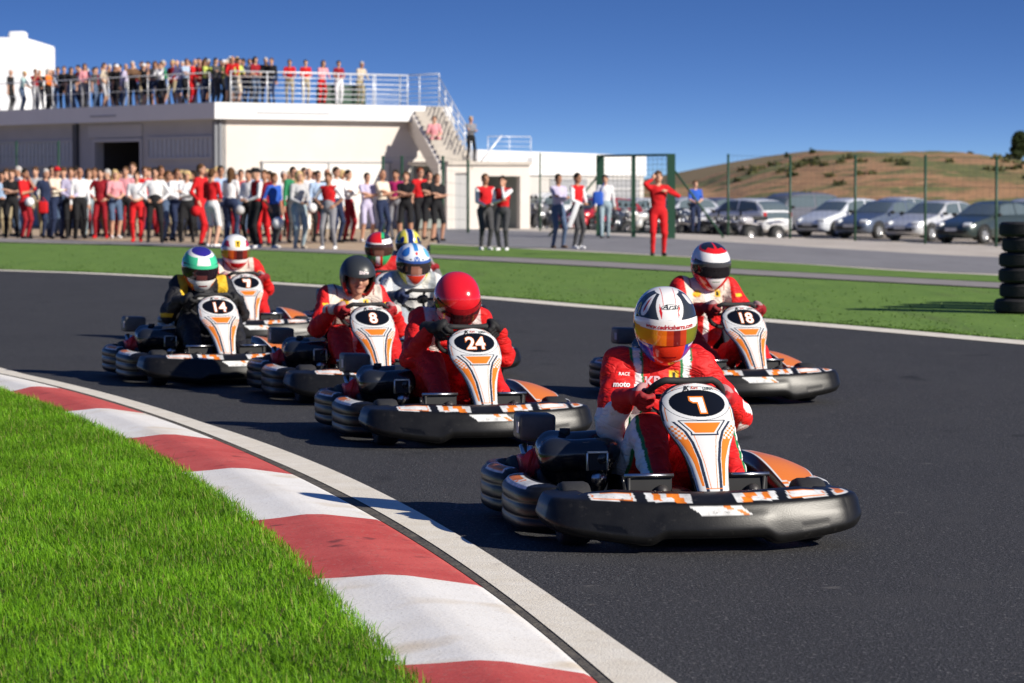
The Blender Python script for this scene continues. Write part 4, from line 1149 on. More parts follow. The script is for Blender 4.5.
# tufts on the far verge
Np = 12000; u = rng.integers(10,150,Np); v = rng.random(Np)**6.0; A0 = (A+nrm2*.24)
fr = rng.random(Np); u2 = np.clip(u+1,0,159)
Pa = A0[u]*(1-fr[:,None])+A0[u2]*fr[:,None]; Pb = B1[u]*(1-fr[:,None])+B1[u2]*fr[:,None]
P = Pa*(1-v[:,None])+Pb*v[:,None]
def far_cols(N, P):
    a = np.array((.085,.17,.025)); b = np.array((.13,.23,.04)); t = rng.random(N)[:,None]; C = a*(1-t)+b*t
    pt = (.5+.5*np.sin(P[:,0]*1.3+2*np.sin(P[:,1]*.45)))[:,None]; return C*(.8+.3*pt)
tf = link('verge_grass', blades('t', P, .012, .032, .03, far_cols, bend=1.2, segs=2), None, grass_mat('verge_blades', (.1,.2,.02))); tf['kind'] = 'stuff'; tf.location.z = .008
# ------------------------------------------------------------------ karts on the track
kart0, panel0, pbv0 = make_kart()
add_logo(panel0, pbv0)
def place(k, x, d, yaw):
    th = R(yaw); X = (x-512)/FPX*d; back = Vector((-math.sin(th), math.cos(th), 0)); p = Vector((X, d, 0))+back*.95
    k.location = p; k.rotation_euler = (0,0,th)
KARTS = [('1', 718, 12.95, 10, 'black kart number 1 with orange and white stickers, nearest of all and leading the pack'),
 ('24', 489, 18.15, 14, 'black kart number 24, driven by the one in the plain red helmet'),
 ('18', 759, 21.7, 15, 'black kart number 18 running alone on the right of the track'),
 ('8', 392, 21.7, 15, 'black kart number 8 of the driver in the black open helmet'),
 ('14', 237, 23.7, 18, 'black kart number 14 under the driver in the black suit'),
 ('7', 256, 29.7, 14, 'black kart number 7 behind number 14, with its orange side panel showing'),
 ('', 443, 24.7, 13, 'black kart of the silver suited driver, mostly hidden behind numbers 8 and 24'),
 ('', 402, 30.3, 13, 'black kart of the driver with the red, white and green helmet'),
 ('', 430, 33.6, 13, 'black kart at the very back, hidden behind the driver with the yellow and navy helmet')]
SH = {'1':.045,'24':.045,'18':.085,'14':-.02,'8':-.015}
def shift(k, dx):
    for c in k.children:
        if c.name.startswith(('number_panel','panel_bracket','steering')): c.location.x = dx
proto_tree = kart0; klist = []
src = [k for k in KARTS]
for i, (num, x, d, yaw, lab) in enumerate(KARTS):
    k = kart0 if i == 0 else copy_tree(kart0)
    place(k, x, d, yaw); shift(k, SH.get(num, 0)); tag(k, lab, 'go-kart', 'go-karts racing round the bend'); klist.append(k)
def lab_hidden(k): return 'silver suited' in k['label']
for k, (num, *_ ) in zip(klist, KARTS):
    pn = [c for c in k.children if c.name.startswith('number_panel')][0]
    if num: add_number(pn, pbv0, num)
    else:
        for c in [c for c in k.children if c.name.startswith(('number_panel','panel_bracket'))]:
            if lab_hidden(k):
                for g in list(c.children): bpy.data.objects.remove(g)
                bpy.data.objects.remove(c)
bpy.context.view_layer.update()
D = {}
GD = 'racing drivers in the karts'
GDX = .045
D['1'] = make_driver(klist[0], 'driver in multicoloured full-face helmet with one white sleeve steering kart 1', s_one, p_one, head=(.045,1.17,.890), sh=(.03,1.24,.71), pitch=17, yaw=-4, visor=v_one, angs=(184,-10), h=.0072, kp=(-.10,.2), elb=(-.25,.25), gl=((.45,.014,.02),(.50,.014,.018)), group=GD, hs=1.0)
GDX = .045
D['24'] = make_driver(klist[1], 'driver in plain glossy red helmet and black gloves crouched over kart 24', s_straps, p_red, head=(0.045,1.00,.815), sh=(0.035,1.15,.69), pitch=44, visor=v_redclear, angs=(150,30), gl=((.014,.014,.015),(.02,.02,.022)), h=.0078, seed=2, elb=(.0,.0), group=GD)
GDX = .085
D['18'] = make_driver(klist[2], 'driver in cream and red suit with black-topped white helmet steering kart 18', s_cream(), p_eighteen, head=(0.05,1.18,.93), pitch=17, yaw=0, visor=v_dark, seed=3, sh=(.02,1.24,.77), kp=(.45,.35), angs=(160,14), group=GD)
GDX = -.015
D['8'] = make_driver(klist[3], 'driver in red suit and black open-face helmet, face visible, steering kart 8', s_cream(band_w=.19), p_black, head=(.0,1.10,.85), sh=(-.01,1.21,.71), pitch=20, kind='open', matte=True, visor=None, seed=4, angs=(165,12), gl=((.33,.012,.018),(.6,.5,.45)), group=GD, hs=.92)
GDX = -.02
D['14'] = make_driver(klist[4], 'driver in black suit with yellow shoulders and green, white and navy helmet in kart 14', s_black, p_fourteen, head=(-.03,1.14,.86), pitch=18, yaw=0, visor=v_14, seed=5, gl=((.014,.014,.015),(.02,.02,.022)), group=GD)
GDX = 0.0
D['7'] = make_driver(klist[5], 'driver in white helmet with yellow shield emblem behind the black suited driver', s_cream(False, arm=RED), p_seven, head=(0,1.2,.865), pitch=12, visor=v_7, seed=6, h=.011, group=GD)
D['bw'] = make_driver(klist[6], 'driver in silver suit with white and light blue helmet between karts 8 and 24', s_solid((.33,.36,.40),WH*.7,WH*.8), p_bluewhite, head=(0,1.18,.87), pitch=17, visor=v_clear, seed=7, h=.010, gl=((.02,.03,.08),(.2,.2,.2)), group=GD)
D['gr'] = make_driver(klist[7], 'driver in red and black suit with red, white and green helmet behind kart 8', s_solid((.5,.012,.015),RED*.8,DK), p_green, head=(0,1.18,.88), pitch=10, yaw=-10, visor=v_brown, seed=8, h=.012, group=GD)
D['ye'] = make_driver(klist[8], 'driver in yellow helmet with navy patches, furthest back of the pack', s_solid((.25,.26,.28)), p_yellow, head=(0,1.18,.86), pitch=20, visor=v_dark, seed=9, h=.012, group=GD)
# lettering on helmets and suits
h1, hb1 = D['1'][1], D['1'][2]
fn = Vector((0,-1,.75)).normalized()
link('lettering', project_text(text_mesh('Arai', .034, .0, shear=.35, sx=1.25), (.0,-.12,.118), fn, (0,0,1), hb1, .003), h1, flat((.02,.02,.02),.3))
ring = text_mesh('(      )', .034, .0003, shear=.3)
mb = MB(); pts = []
for i in range(36):
    a = 2*math.pi*i/36; o_ = Vector((.036*math.cos(a)+.006*math.sin(a), -.12+.006*math.sin(a), .118+.0105*math.sin(a)))
    hit = hb1.ray_cast(o_+fn*.3, -fn); pts.append((hit[0] if hit[0] else o_)+fn*.001)
mb.tube(pts, .0011, 5, closed=True).build('lettering_ring', flat((.02,.02,.02),.3), h1)
me = text_mesh('www.cedricsberra.com', .0265, .0008, shear=.15, sx=.86)
vis = [c for c in h1.children if c.name.startswith('visor') and 'pivot' not in c.name][0]
vm = vis.data; vb = BVHTree.FromPolygons([v.co for v in vm.vertices], [tuple(p.vertices) for p in vm.polygons])
for v in me.vertices:
    a = v.co.x/.150+.0; dirv = Vector((math.sin(a), -math.cos(a), 0)); o_ = Vector((0,0,.0365+v.co.y))
    hit = vb.ray_cast(o_+dirv*.5, -dirv); v.co = (hit[0]+dirv*.0014) if hit[0] else o_+dirv*.165
link('lettering', me, vis, flat((.45,.02,.03),.3))
h8, hb8 = D['8'][1], D['8'][2]
link('lettering', project_text(text_mesh('Shiro', .036, .0012, shear=.15), (.015,-.14,.085), Vector((0,-1,.35)), (0,0,1), hb8, .003), h8, flat((.75,.65,.65),.4))
b1, bb1, J1 = D['1'][0], D['1'][3], D['1'][4]
sc = J1['sc']
link('lettering', project_text(text_mesh('KB', .06, .002), (sc[0]-.045, sc[1]-.1, sc[2]-.075), (0,-1,.2), (0,0,1), bb1, .004), b1, flat((.72,.5,.55)))
e = J1['elL']
link('lettering', project_text(text_mesh('moto', .034, .0012, shear=.15), ((sc[0]-.175)*.72+e.x*.28-.015, e.y-.08, sc[2]*.72+e.z*.28), (-.2,-1,.12), (0,0,1), bb1, .004), b1, flat((.75,.72,.72)))
link('lettering', project_text(text_mesh('RACE', .020, .0006, shear=.15), ((sc[0]-.175)*.90+e.x*.10-.015, e.y-.08, sc[2]*.90+e.z*.10), (-.2,-1,.12), (0,0,1), bb1, .004), b1, flat((.7,.6,.6)))

# ------------------------------------------------------------------ pit building with roof terrace
C0 = Vector((-9.8,107,0)); eL = Vector((-.6,.8,0)); eR = Vector((.8,.6,0)); nL = Vector((-.8,-.6,0)); nR = Vector((.6,-.8,0))
def tL(x): q = (x-512)/3200; return (-9.8-107*q)/(.6+.8*q)
def tR(x): q = (x-512)/3200; return (q*107+9.8)/(.8-.6*q)
def zL(t, y): return 1.5-(y-185)*(107+.8*t)/3200
def zR(t, y): return 1.5-(y-185)*(107+.6*t)/3200
def bx8(mb, o, e, n, t0, t1, z0, z1, d0, d1, mi=0):
    P = [o+e*t+n*d for t, d in ((t0,d0),(t1,d0),(t1,d1),(t0,d1))]
    V = [(p.x,p.y,z0) for p in P]+[(p.x,p.y,z1) for p in P]
    return mb.add(V, [(0,1,2,3),(7,6,5,4),(0,4,5,1),(1,5,6,2),(2,6,7,3),(3,7,4,0)], mi)
W_GREY = mat('grey_render', (.37,.38,.40), .85, var=.08, vscale=.8); W_CREAM = mat('cream_render', (.60,.555,.51), .85, var=.05, vscale=.8, bump=.003, bscale=9)
W_WHITE = mat('white_render', (.78,.78,.77), .8, var=.04, vscale=.7); W_FASC = mat('fascia_white', (.66,.67,.68), .6, var=.04, vscale=.6)
W_DARK = mat('dark_frame', (.05,.055,.065), .6); W_IN = mat('garage_interior', (.035,.035,.035), .9); W_GLASS = mat('frosted_glass', (.36,.39,.43), .35, var=.1, vscale=3)
W_CONC = mat('concrete', (.46,.42,.37), .9, var=.12, vscale=4, bump=.005, bscale=20)
B = empty('pit_building', C0); tag(B, 'long grey and cream pit building with a white roof slab', 'building')
def bld(mb, name, m, parent=B, **k):
    o = mb.build(name, m, parent, **k)
    if parent is B: o.matrix_parent_inverse = Matrix.Translation(-C0)
    return o
td0, td1 = tL(142), tL(97); zd = zL(6.5,142)
mb = MB(); bx8(mb, C0, eL, nL, 0, td0, 0, 3.70, -.3, 0); bx8(mb, C0, eL, nL, td1, 30, 0, 3.70, -.3, 0); bx8(mb, C0, eL, nL, td0, td1, zd, 3.70, -.3, 0)
bx8(mb, C0, eL, nL, 30, 30.3, 0, 3.7, -14, 0); bld(mb, 'garage_wall', W_GREY)
mb = MB(); bx8(mb, C0, eR, nR, 0, 9, 0, 3.70, -.3, 0.0); bx8(mb, C0, eR, nR, 9, 9.3, 0, 3.7, -16, 0); bld(mb, 'side_wall', W_CREAM)
mb = MB(); bx8(mb, C0, eL, nL, td0-.02, td1+.02, 0, zd, -4.0, -3.7); bx8(mb, C0, eL, nL, td0-.3, td0-.02, 0, zd+.1, -3.7, -.31); bx8(mb, C0, eL, nL, td1+.02, td1+.3, 0, zd+.1, -3.7, -.31); bx8(mb, C0, eL, nL, td0-.3, td1+.3, zd+.1, zd+.2, -4.0, -.31); bx8(mb, C0, eL, nL, td0-.3, td1+.3, 0, .05, -3.7, -.31)
bld(mb, 'garage_interior', W_IN)
mb = MB(); bx8(mb, C0, eL, nL, td0-.12, td0, 0, zd+.12, 0.003, .08); bx8(mb, C0, eL, nL, td1, td1+.12, 0, zd+.12, .003, .08); bx8(mb, C0, eL, nL, td0, td1, zd, zd+.12, .003, .08); bld(mb, 'door_frame', flat((.42,.43,.45)))
mb = MB(); bx8(mb, C0, eL, nL, td0-.1, td1+.5, zd+.16, 3.6, .003, .05); bld(mb, 'panel_over_door', mat('panel_grey', (.42,.43,.45), .8))
mb = MB(); bx8(mb, C0, eL, nL, tL(80), tL(76), 0, 3.66, .003, .12); bld(mb, 'pilaster', W_DARK)
mb = MB(); bx8(mb, C0, eL, nL, .0, .16, 0, 3.66, .003, .14); bx8(mb, C0, eR, nR, .0, .10, 0, 3.66, .003, .06); bld(mb, 'corner_post', mat('post_grey', (.16,.17,.19), .6))
for (xa, xb, ya, yb) in ((150,213,139,157),(2,74,143,165),(-78,-8,148,168)):
    ta, tb = tL(xb), tL(xa); z0, z1 = zL((ta+tb)/2, yb), zL((ta+tb)/2, ya)
    wn = MB(); bx8(wn, C0, eL, nL, ta, tb, z0, z1, .003, .02); wo = bld(wn, 'window', W_GLASS)
    fr = MB(); bx8(fr, C0, eL, nL, ta-.08, tb+.08, z0-.08, z0, .003, .06); bx8(fr, C0, eL, nL, ta-.08, tb+.08, z1, z1+.08, .003, .06); bx8(fr, C0, eL, nL, ta-.08, ta, z0, z1, .003, .06); bx8(fr, C0, eL, nL, tb, tb+.08, z0, z1, .003, .06)
    k = int((tb-ta)/.28)
    for i in range(1,k): bx8(fr, C0, eL, nL, ta+(tb-ta)*i/k-.02, ta+(tb-ta)*i/k+.02, z0, z1, .021, .045)
    fo = fr.build('window_frame', mat('frame_grey', (.40,.41,.43), .6), wo)
    dr = MB(); bx8(dr, C0, eL, nL, ta-.25, tb+.25, 0, z0-.35, .003, .03); bld(dr, 'garage_door', mat('door_grey', (.35,.36,.375), .7))
# roof slab and fascias
mb = MB(); Pn = [C0+nL*.35+nR*.35-eL*.0, C0+eR*9.35+nR*.35, C0+eR*9.35+eL*24, C0+eL*30.3+eR*9.35, C0+eL*30.3+nL*.35]
Pn[0] = C0+nL*.35+nR*.35
mb.prism([(p.x,p.y,3.70) for p in Pn], (0,0,.55)); bld(mb, 'roof_slab', W_FASC)
mb = MB(); bx8(mb, C0, eR, nR, 1.3, 4.2, 3.90, 3.95, .353, .37); bx8(mb, C0, eL, nL, 6.2, 8.0, 3.88, 3.94, .353, .37); bld(mb, 'fascia_slot', flat((.35,.36,.38)))
# side wall furniture
mb = MB(); ta, tb = tR(262), tR(390); z1 = zR(4,163)
bx8(mb, C0, eR, nR, ta, tb, 0, z1, .003, .05, 0); bx8(mb, C0, eR, nR, ta-.05, tb+.05, z1, z1+.05, .003, .09, 1)
for x in (262, 328, 389): bx8(mb, C0, eR, nR, tR(x)-.03, tR(x)+.03, 0, z1, .05, .08, 1)
bld(mb, 'sliding_gate', [mat('pale_sheet', (.70,.68,.65), .7), flat((.30,.31,.32))])
# roof railing
def rail(name, pts, z, h, nr, m, parent=None, label=None, step=1.3, cat='railing', r=.022):
    e = empty(name, (pts[0].x, pts[0].y, z)) if parent is None else None
    par = e if parent is None else parent
    off = Vector((pts[0].x, pts[0].y, z)) if parent is None else Vector()
    for a, b in zip(pts[:-1], pts[1:]):
        n = max(1, int((b-a).length/step))
        for i in range(n+1):
            p = a.lerp(b, i/n)-off; MB().tube([(p.x,p.y,p.z if parent is None else z),(p.x,p.y,(p.z if parent is None else z)+h)], r, 8).build('post', m, par)
        rb = MB()
        for j in range(nr):
            zz = h*(1-j/nr); A_ = a-off; B_ = b-off
            rb.tube([(A_.x,A_.y,A_.z+zz),(B_.x,B_.y,B_.z+zz)], r*(1.1 if j==0 else .55), 6)
        rb.build('rails', m, par)
    if label: tag(e, label, cat)
    return e
zt = 4.25
def RZ(v, z): return Vector((v.x, v.y, z))
rail('roof_railing', [RZ(C0+eR*.4+nR*.15, zt), RZ(C0+eR*7.6+nR*.15, zt)], zt, 1.05, 6, M['galv'], label='pale metal roof railing above the cream side wall')
rail('roof_railing', [RZ(C0+nL*.15+eL*.3, zt), RZ(C0+nL*.15+eL*30, zt)], zt, 1.0, 2, M['galv'], label='pale metal roof railing in front of the crowded terrace', r=.014)
rail('stair_head_railing', [RZ(C0+eR*6.0-nR*2.6, zt), RZ(C0+eR*9.2-nR*2.6, zt), RZ(C0+eR*9.2-nR*.2, zt)], zt, 1.15, 7, M['galv'], label='pale metal railing around the stair head on the roof', step=.8)
mb = MB(); c_ = C0+eR*5.6-nR*1.0; mb.box((0,0,.35),(1.7,.6,.7),rot=(0,0,.64),bev=.05); pl = mb.build('planter', mat('planter_green', (.03,.07,.045), .6)); pl.location = (c_.x,c_.y,zt); tag(pl, 'dark green planter box behind the railing near the stairs', 'planter')
# roof house, upper left
rh = empty('roof_house', (-22.7,128,zt-.3)); tag(rh, 'tall white block rising above the roof terrace at the left edge', 'building')
mb = MB(); mb.box((-1.0,3,1.7),(9.0,8,3.4)); mb.build('wall', W_WHITE, rh, bevel=.15)
MB().box((1.7,.6,3.42),(.8,.8,.26),bev=.1).build('chimney', W_WHITE, rh); MB().box((2.85,1.0,3.5),(.7,.8,.42),bev=.12).build('chimney', W_WHITE, rh)
mb = MB(); mb.box((-3.2,-1.03,1.0),(4.4,.06,2.0)); mb.build('recess', mat('recess_beige', (.60,.56,.52), .8), rh)
# stairs
T0 = Vector((-3.02,112.0,4.25)); T1 = Vector((-1.86,108.6,2.20)); sd_ = Vector((T1.x-T0.x, T1.y-T0.y, 0)); run = sd_.length; sdn = sd_.normalized(); sw_ = Vector((-sdn.y, sdn.x, 0)); 
if sw_.x < 0: sw_ = -sw_
st = empty('outdoor_staircase', (T1.x,T1.y,0)); tag(st, 'concrete outdoor staircase climbing to the roof terrace', 'staircase')
def stp(mb, name, m): o = mb.build(name, m, st); o.matrix_parent_inverse = Matrix.Translation(-st.location); return o
ns = 12; mb = MB()
for i in range(ns):
    a = T0+sdn*(run*i/ns); z1 = T0.z-(T0.z-T1.z)*(i+.0)/ns
    bx8(mb, RZ(a,0), sdn, sw_, 0, run/ns+.03, z1-.34, z1-.02, -.55, .55)
stp(mb, 'steps', W_CONC)
mb = MB()
for s in (-1,):
    o_ = RZ(T0+sw_*(s*.66),0); P = [(0,4.25),(run,2.2),(run,1.55),(0,3.45),(-.6,3.45),(-.6,4.25)]
    V = [(o_+sdn*a) for a,_ in P]; mb.prism([(v.x,v.y,z) for v,(a,z) in zip(V,P)], sw_*.14)
stp(mb, 'stringer', W_CREAM)
rb = MB()
for s in (-1,1):
    a = T0+sw_*(s*.5); b = T1+sw_*(s*.5)
    if s == -1: continue
    for k in range(4): rb.tube([a+Vector((0,0,.25+k*.25)), b+Vector((0,0,.25+k*.25))], .02, 6)
    for i in range(6): p = a.lerp(b,i/5); rb.tube([p, p+Vector((0,0,1.0))], .02, 6)
stp(rb, 'handrail', M['galv'])
# annex under the landing
an = empty('stair_annex', (0,107,0)); tag(an, 'low cream block with a dark doorway under the stair landing', 'building')
def anp(mb, name, m): o = mb.build(name, m, an); o.matrix_parent_inverse = Matrix.Translation(-an.location); return o
AX = AT(447,108.3); AE = (AT(530,109.8)-AT(447,108.3)); AE.z=0; al = AE.length; AEn = AE.normalized(); ANn = Vector((AEn.y,-AEn.x,0))
if ANn.y > 0: ANn = -ANn
def fx(x): return (x-447)/(530-447)*al
mb = MB(); za = 2.18; zo = 1.5+(185-176)*107.5/3200
for a,b,z0,z1 in ((0,fx(455),0,za),(fx(455),fx(469),1.9,za),(fx(469),fx(483),0,za),(fx(483),fx(520),zo,za),(fx(520),al,0,za)): bx8(mb, AX, AEn, ANn, a, b, z0, z1, -.25, 0)
anp(mb, 'wall', W_CREAM)
mb = MB(); bx8(mb, AX, AEn, ANn, 0, al, za, za+.12, -3, .1); anp(mb, 'landing_slab', W_CONC)
mb = MB(); bx8(mb, AX, AEn, ANn, .02, al-.3, 0, za-.01, -2.8, -2.6); bx8(mb, AX, AEn, ANn, al-.3, al-.1, 0, za-.01, -2.8, -.26); anp(mb, 'doorway_interior', mat('dark_green_inner', (.26,.29,.28), .9))
mb = MB(); bx8(mb, AX, AEn, ANn, fx(455), fx(469), 0, 1.9, -.2, -.1); anp(mb, 'door', flat((.38,.38,.38)))
rail('landing_railing', [RZ(AX+AEn*fx(487)+ANn*.05, za+.12), RZ(AX+AEn*al+ANn*.05, za+.12)], za+.12, .85, 5, M['galv'], label='thin pale railing on the landing at the foot of the stairs', step=.7, r=.012)
mb = MB(); mb.tube([AX+AEn*fx(478)+Vector((0,0,za)), AX+AEn*fx(500)+ANn*.1+Vector((0,0,za+1.0))], .03, 8); o = mb.build('stair_handrail', M['galv']); tag(o, 'sloping handrail beside the person standing on the landing', 'handrail')
# white block, roof level behind the stair
wbp = AT(447,115.5,0); mb = MB().box((0,0,3.2),(.55,.6,1.5)); o = mb.build('roof_wall', W_WHITE); o.location = (wbp.x,wbp.y,0); tag(o, 'small white wall block just right of the stairs', 'wall')
# low white building behind
Q0 = AT(478,138); Q1 = AT(646,166); qe = (Q1-Q0); ql = qe.length; qe.normalize(); qn = Vector((qe.y,-qe.x,0))
if qn.y > 0: qn = -qn
wb = empty('white_building', Q0); tag(wb, 'long low white building behind the parked motorbikes', 'building')
def wbp_(mb, name, m): o = mb.build(name, m, wb); o.matrix_parent_inverse = Matrix.Translation(-Q0); return o
mb = MB(); bx8(mb, Q0, qe, qn, 0, ql, 1.95, 3.02, -8, 0); wbp_(mb, 'upper_wall', W_WHITE)
mb = MB(); bx8(mb, Q0, qe, qn, 0, ql, -.6, 1.95, -8, -.12); wbp_(mb, 'lower_wall', mat('warm_grey_render', (.52,.50,.47), .85, var=.05, vscale=.6))
mb = MB(); bx8(mb, Q0, qe, qn, -.1, 5, 2.9, 3.35, -9, -3); wbp_(mb, 'roof_box', W_WHITE)
def qt(x): q = (x-512)/3200; return (q*Q0.y-Q0.x)/(qe.x-q*qe.y)
for xa, xb in ((552,588),(608,640)):
    a, b = qt(xa), qt(xb); w_ = MB(); bx8(w_, Q0, qe, qn, a, b, .2, 1.8, -.12, -.08); wo = wbp_(w_, 'window', mat('window_grey', (.30,.31,.33), .5))
    f_ = MB(); k = 12
    for i in range(k+1): bx8(f_, Q0, qe, qn, a+(b-a)*i/k-.03, a+(b-a)*i/k+.03, .2, 1.8, -.08, -.05)
    for z in (.2,.75,1.3,1.8): bx8(f_, Q0, qe, qn, a, b, z-.03, z+.03, -.05, -.03)
    f_.build('window_grille', flat((.55,.55,.55)), wo)
a = qt(527); mb = MB(); bx8(mb, Q0, qe, qn, a, qt(532), 2.45, 2.75, .003, .03); wbp_(mb, 'vent', flat((.45,.45,.46)))

# ------------------------------------------------------------------ green fences and gate
def gz(x, y): return G(x, y)
def fence(label, pts, ztops, wires=True, r=.035):
    o = pts[0]; e = empty('wire_fence', o); tag(e, label, 'fence', None)
    for p, zt_ in zip(pts, ztops): q = p-o; MB().tube([(q.x,q.y,q.z-.4),(q.x,q.y,zt_-o.z)], r, 10).build('post', M['green_metal'], e)
    if wires:
        wr = MB()
        for (p, za_), (q, zb_) in zip(zip(pts, ztops), list(zip(pts, ztops))[1:]):
            for k in range(7):
                f = .02+.96*k/6; wr.tube([(p-o)+Vector((0,0,(za_-p.z)*f)), (q-o)+Vector((0,0,(zb_-q.z)*f))], .0035, 4)
            nst = int((q-p).length/.35)
            for k in range(1,nst): 
                f = k/nst; c_ = (p-o).lerp(q-o, f); zz = (za_-p.z)*(1-f)+(zb_-q.z)*f; wr.tube([c_, c_+Vector((0,0,zz))], .0025, 3)
        wr.build('wires', flat((.03,.06,.04)), e)
    return e
pts = [G(x,y) for x,y in ((728,236),(790,238.5),(855,241),(925,244),(996,247))]; 
pts = pts+[pts[-1]+(pts[-1]-pts[-2])]; zts = [1.5+(185-yt)*p.y/3200 for p, yt in zip(pts, (154,155,155,155,157,157))]
fence('green wire fence in front of the parked cars', pts, zts)
pts = [G(x,y) for x,y in ((17,227),(59,228.5),(103,230))][:2]; pts = [pts[0]-(pts[1]-pts[0])*1.2]+pts
fence('green wire fence before the left garage windows', pts, [1.5+(185-141)*p.y/3200 for p in pts])
pts = [G(383,232), G(402,232), G(443,232.5), G(468,233)]
fence('green wire fence behind the group of black shirts', pts, [1.5+(185-y)*p.y/3200 for p,y in zip(pts,(156,156,156,160))], r=.045)
pts = [G(540,231), G(597,234)]
fence('green wire fence between the stairs and the gate', pts, [1.5+(185-y)*p.y/3200 for p,y in zip(pts,(153,157))], r=.03)
g0 = G(600,236.5); g1 = G(671,238.5); gt = empty('green_gate', g0); tag(gt, 'tall green metal gate frame with mesh behind the walking man', 'gate')
gv = g1-g0; zt1 = 1.5+(185-155)*g0.y/3200
for f, r in ((0,.14),(.48,.075),(1,.14)):
    p = gv*f; MB().box((p.x,p.y,zt1/2),(r*1.6,r*1.6,zt1)).build('post', M['green_metal'], gt)
mb = MB(); mb.tube([(0,0,zt1-.03),(gv.x,gv.y,zt1-.03)], .035, 8); mb.tube([(0,0,.15),(gv.x,gv.y,.15)], .03, 8); mb.build('rail', M['green_metal'], gt)
mb = MB().tube([(-.1,0,zt1*.72),(-1.5,-.4,.02)], .03, 8).build('brace', M['green_metal'], gt); MB().tube([(gv.x+.1,gv.y,zt1*.8),(gv.x+1.5,gv.y+.4,.02)], .03, 8).build('brace', M['green_metal'], gt)
mb = MB()
for i in range(1,16):
    p = gv*(i/16); mb.tube([(p.x,p.y,.1),(p.x,p.y,zt1-.05)], .004, 4)
for k in range(1,16): mb.tube([(0,0,zt1*k/16),(gv.x,gv.y,zt1*k/16)], .004, 4)
mb.build('mesh_infill', flat((.03,.07,.05)), gt)

# ------------------------------------------------------------------ tyre stack
ty = MB(); ty.lathe([(.19,-.07),(.20,-.088),(.27,-.092),(.315,-.082),(.335,-.055),(.340,-.02),(.340,.02),(.335,.055),(.315,.082),(.27,.092),(.20,.088),(.19,.07),(.185,0),(.19,-.07)], (0,0,0), (0,0,1), 56)
for k in range(-2,3): ty.lathe([(.338,k*.026-.008),(.3425,k*.026-.006),(.3425,k*.026+.006),(.338,k*.026+.008)], (0,0,0), (0,0,1), 56)
t0 = ty.build('old_tyre', M['tyre_far']); 
words = ['bottom tyre of the black stack beside the track', 'second tyre from the bottom of the trackside stack', 'third tyre from the bottom of the trackside stack', 'fourth tyre from the bottom of the trackside stack', 'fifth tyre from the bottom of the trackside stack', 'top tyre of the black stack beside the track']
base = G(1029,314)
for i in range(6):
    o = t0 if i == 0 else t0.copy()
    if i: COL.objects.link(o)
    o.location = (base.x+random.uniform(-.02,.02)-(.03 if i==0 else 0), base.y+random.uniform(-.02,.02), .095+i*.178); o.rotation_euler = (random.uniform(-.015,.015),random.uniform(-.015,.015),random.uniform(0,6)); o.scale = (1.08 if i==0 else 1,)*2+(.96,)
    tag(o, words[i], 'tyre', 'stacked old tyres')
for q, wq in ((1,'second stack from the front'),(2,'third stack from the front'),(3,'hindmost stack')):
    for i in range(6):
        o = t0.copy(); COL.objects.link(o); o.location = (base.x+.42*q+(.1 if q==1 else 0), base.y+.72*q, .095+i*.182); o.rotation_euler = (0,0,i+q); o.scale = (1,1,.96)
        tag(o, ['bottom','second','third','fourth','fifth','topmost'][i]+' tyre of the '+wq, 'tyre', 'stacked old tyres')

# ------------------------------------------------------------------ hill, shrubs, trees
HL = ground_mat('hillside', (.31,.165,.08), (.43,.25,.13), .05, rough=1, bump=.3, bscale=.6, speck=[(.11,.48,.56,(.15,.155,.055)),(.35,.56,.64,(.13,.135,.05)),(.8,.62,.68,(.42,.25,.13))], stretch=(1,1,1))
hx = np.linspace(5, 150, 180); hy = np.linspace(190, 330, 60); HX, HY = np.meshgrid(hx, hy, indexing='ij')
pxs = (HX/HY)*3200+512
top = np.interp(HX/265*3200+512, [600,688,700,716,735,760,800,850,900,940,985,1024,1200,1600], [186,186,181,175,169,163,156,152.5,152,153.5,160,161,166,175])
zt_ = 1.5+(185-top)*265/3200
tt = np.clip((HY-196)/68,0,1); HZ = -1+(zt_+1)*np.sin(tt*np.pi/2)**.75*(1-.35*np.clip((HY-265)/65,0,1))
HZ += .10*np.sin(HX*.55+np.sin(HY*.3))*tt+.07*np.sin(HX*1.4+HY*.9)*tt
struct(link('hill', mesh_np(np.stack([HX,HY,HZ],-1).reshape(-1,3), grid_faces(180,60)), None, HL)).data.polygons[0]
hm = bpy.data.objects['hill'].data
if hm.polygons[0].normal.z < 0: hm.flip_normals()
fb = np.linspace(0,1,60); 
hx2 = np.linspace(-60, 400, 60); V = []; 
for x in hx2: V += [(x, 900, -5), (x, 930, 1.5+ (9+3*math.sin(x*.03))*max(0,min(1,(x-30)/60)))]
far_h = struct(link('distant_hill', mesh_np(np.array(V), grid_faces(60,2)), None, ground_mat('far_hill', (.12,.10,.06), (.16,.12,.08), .02)))
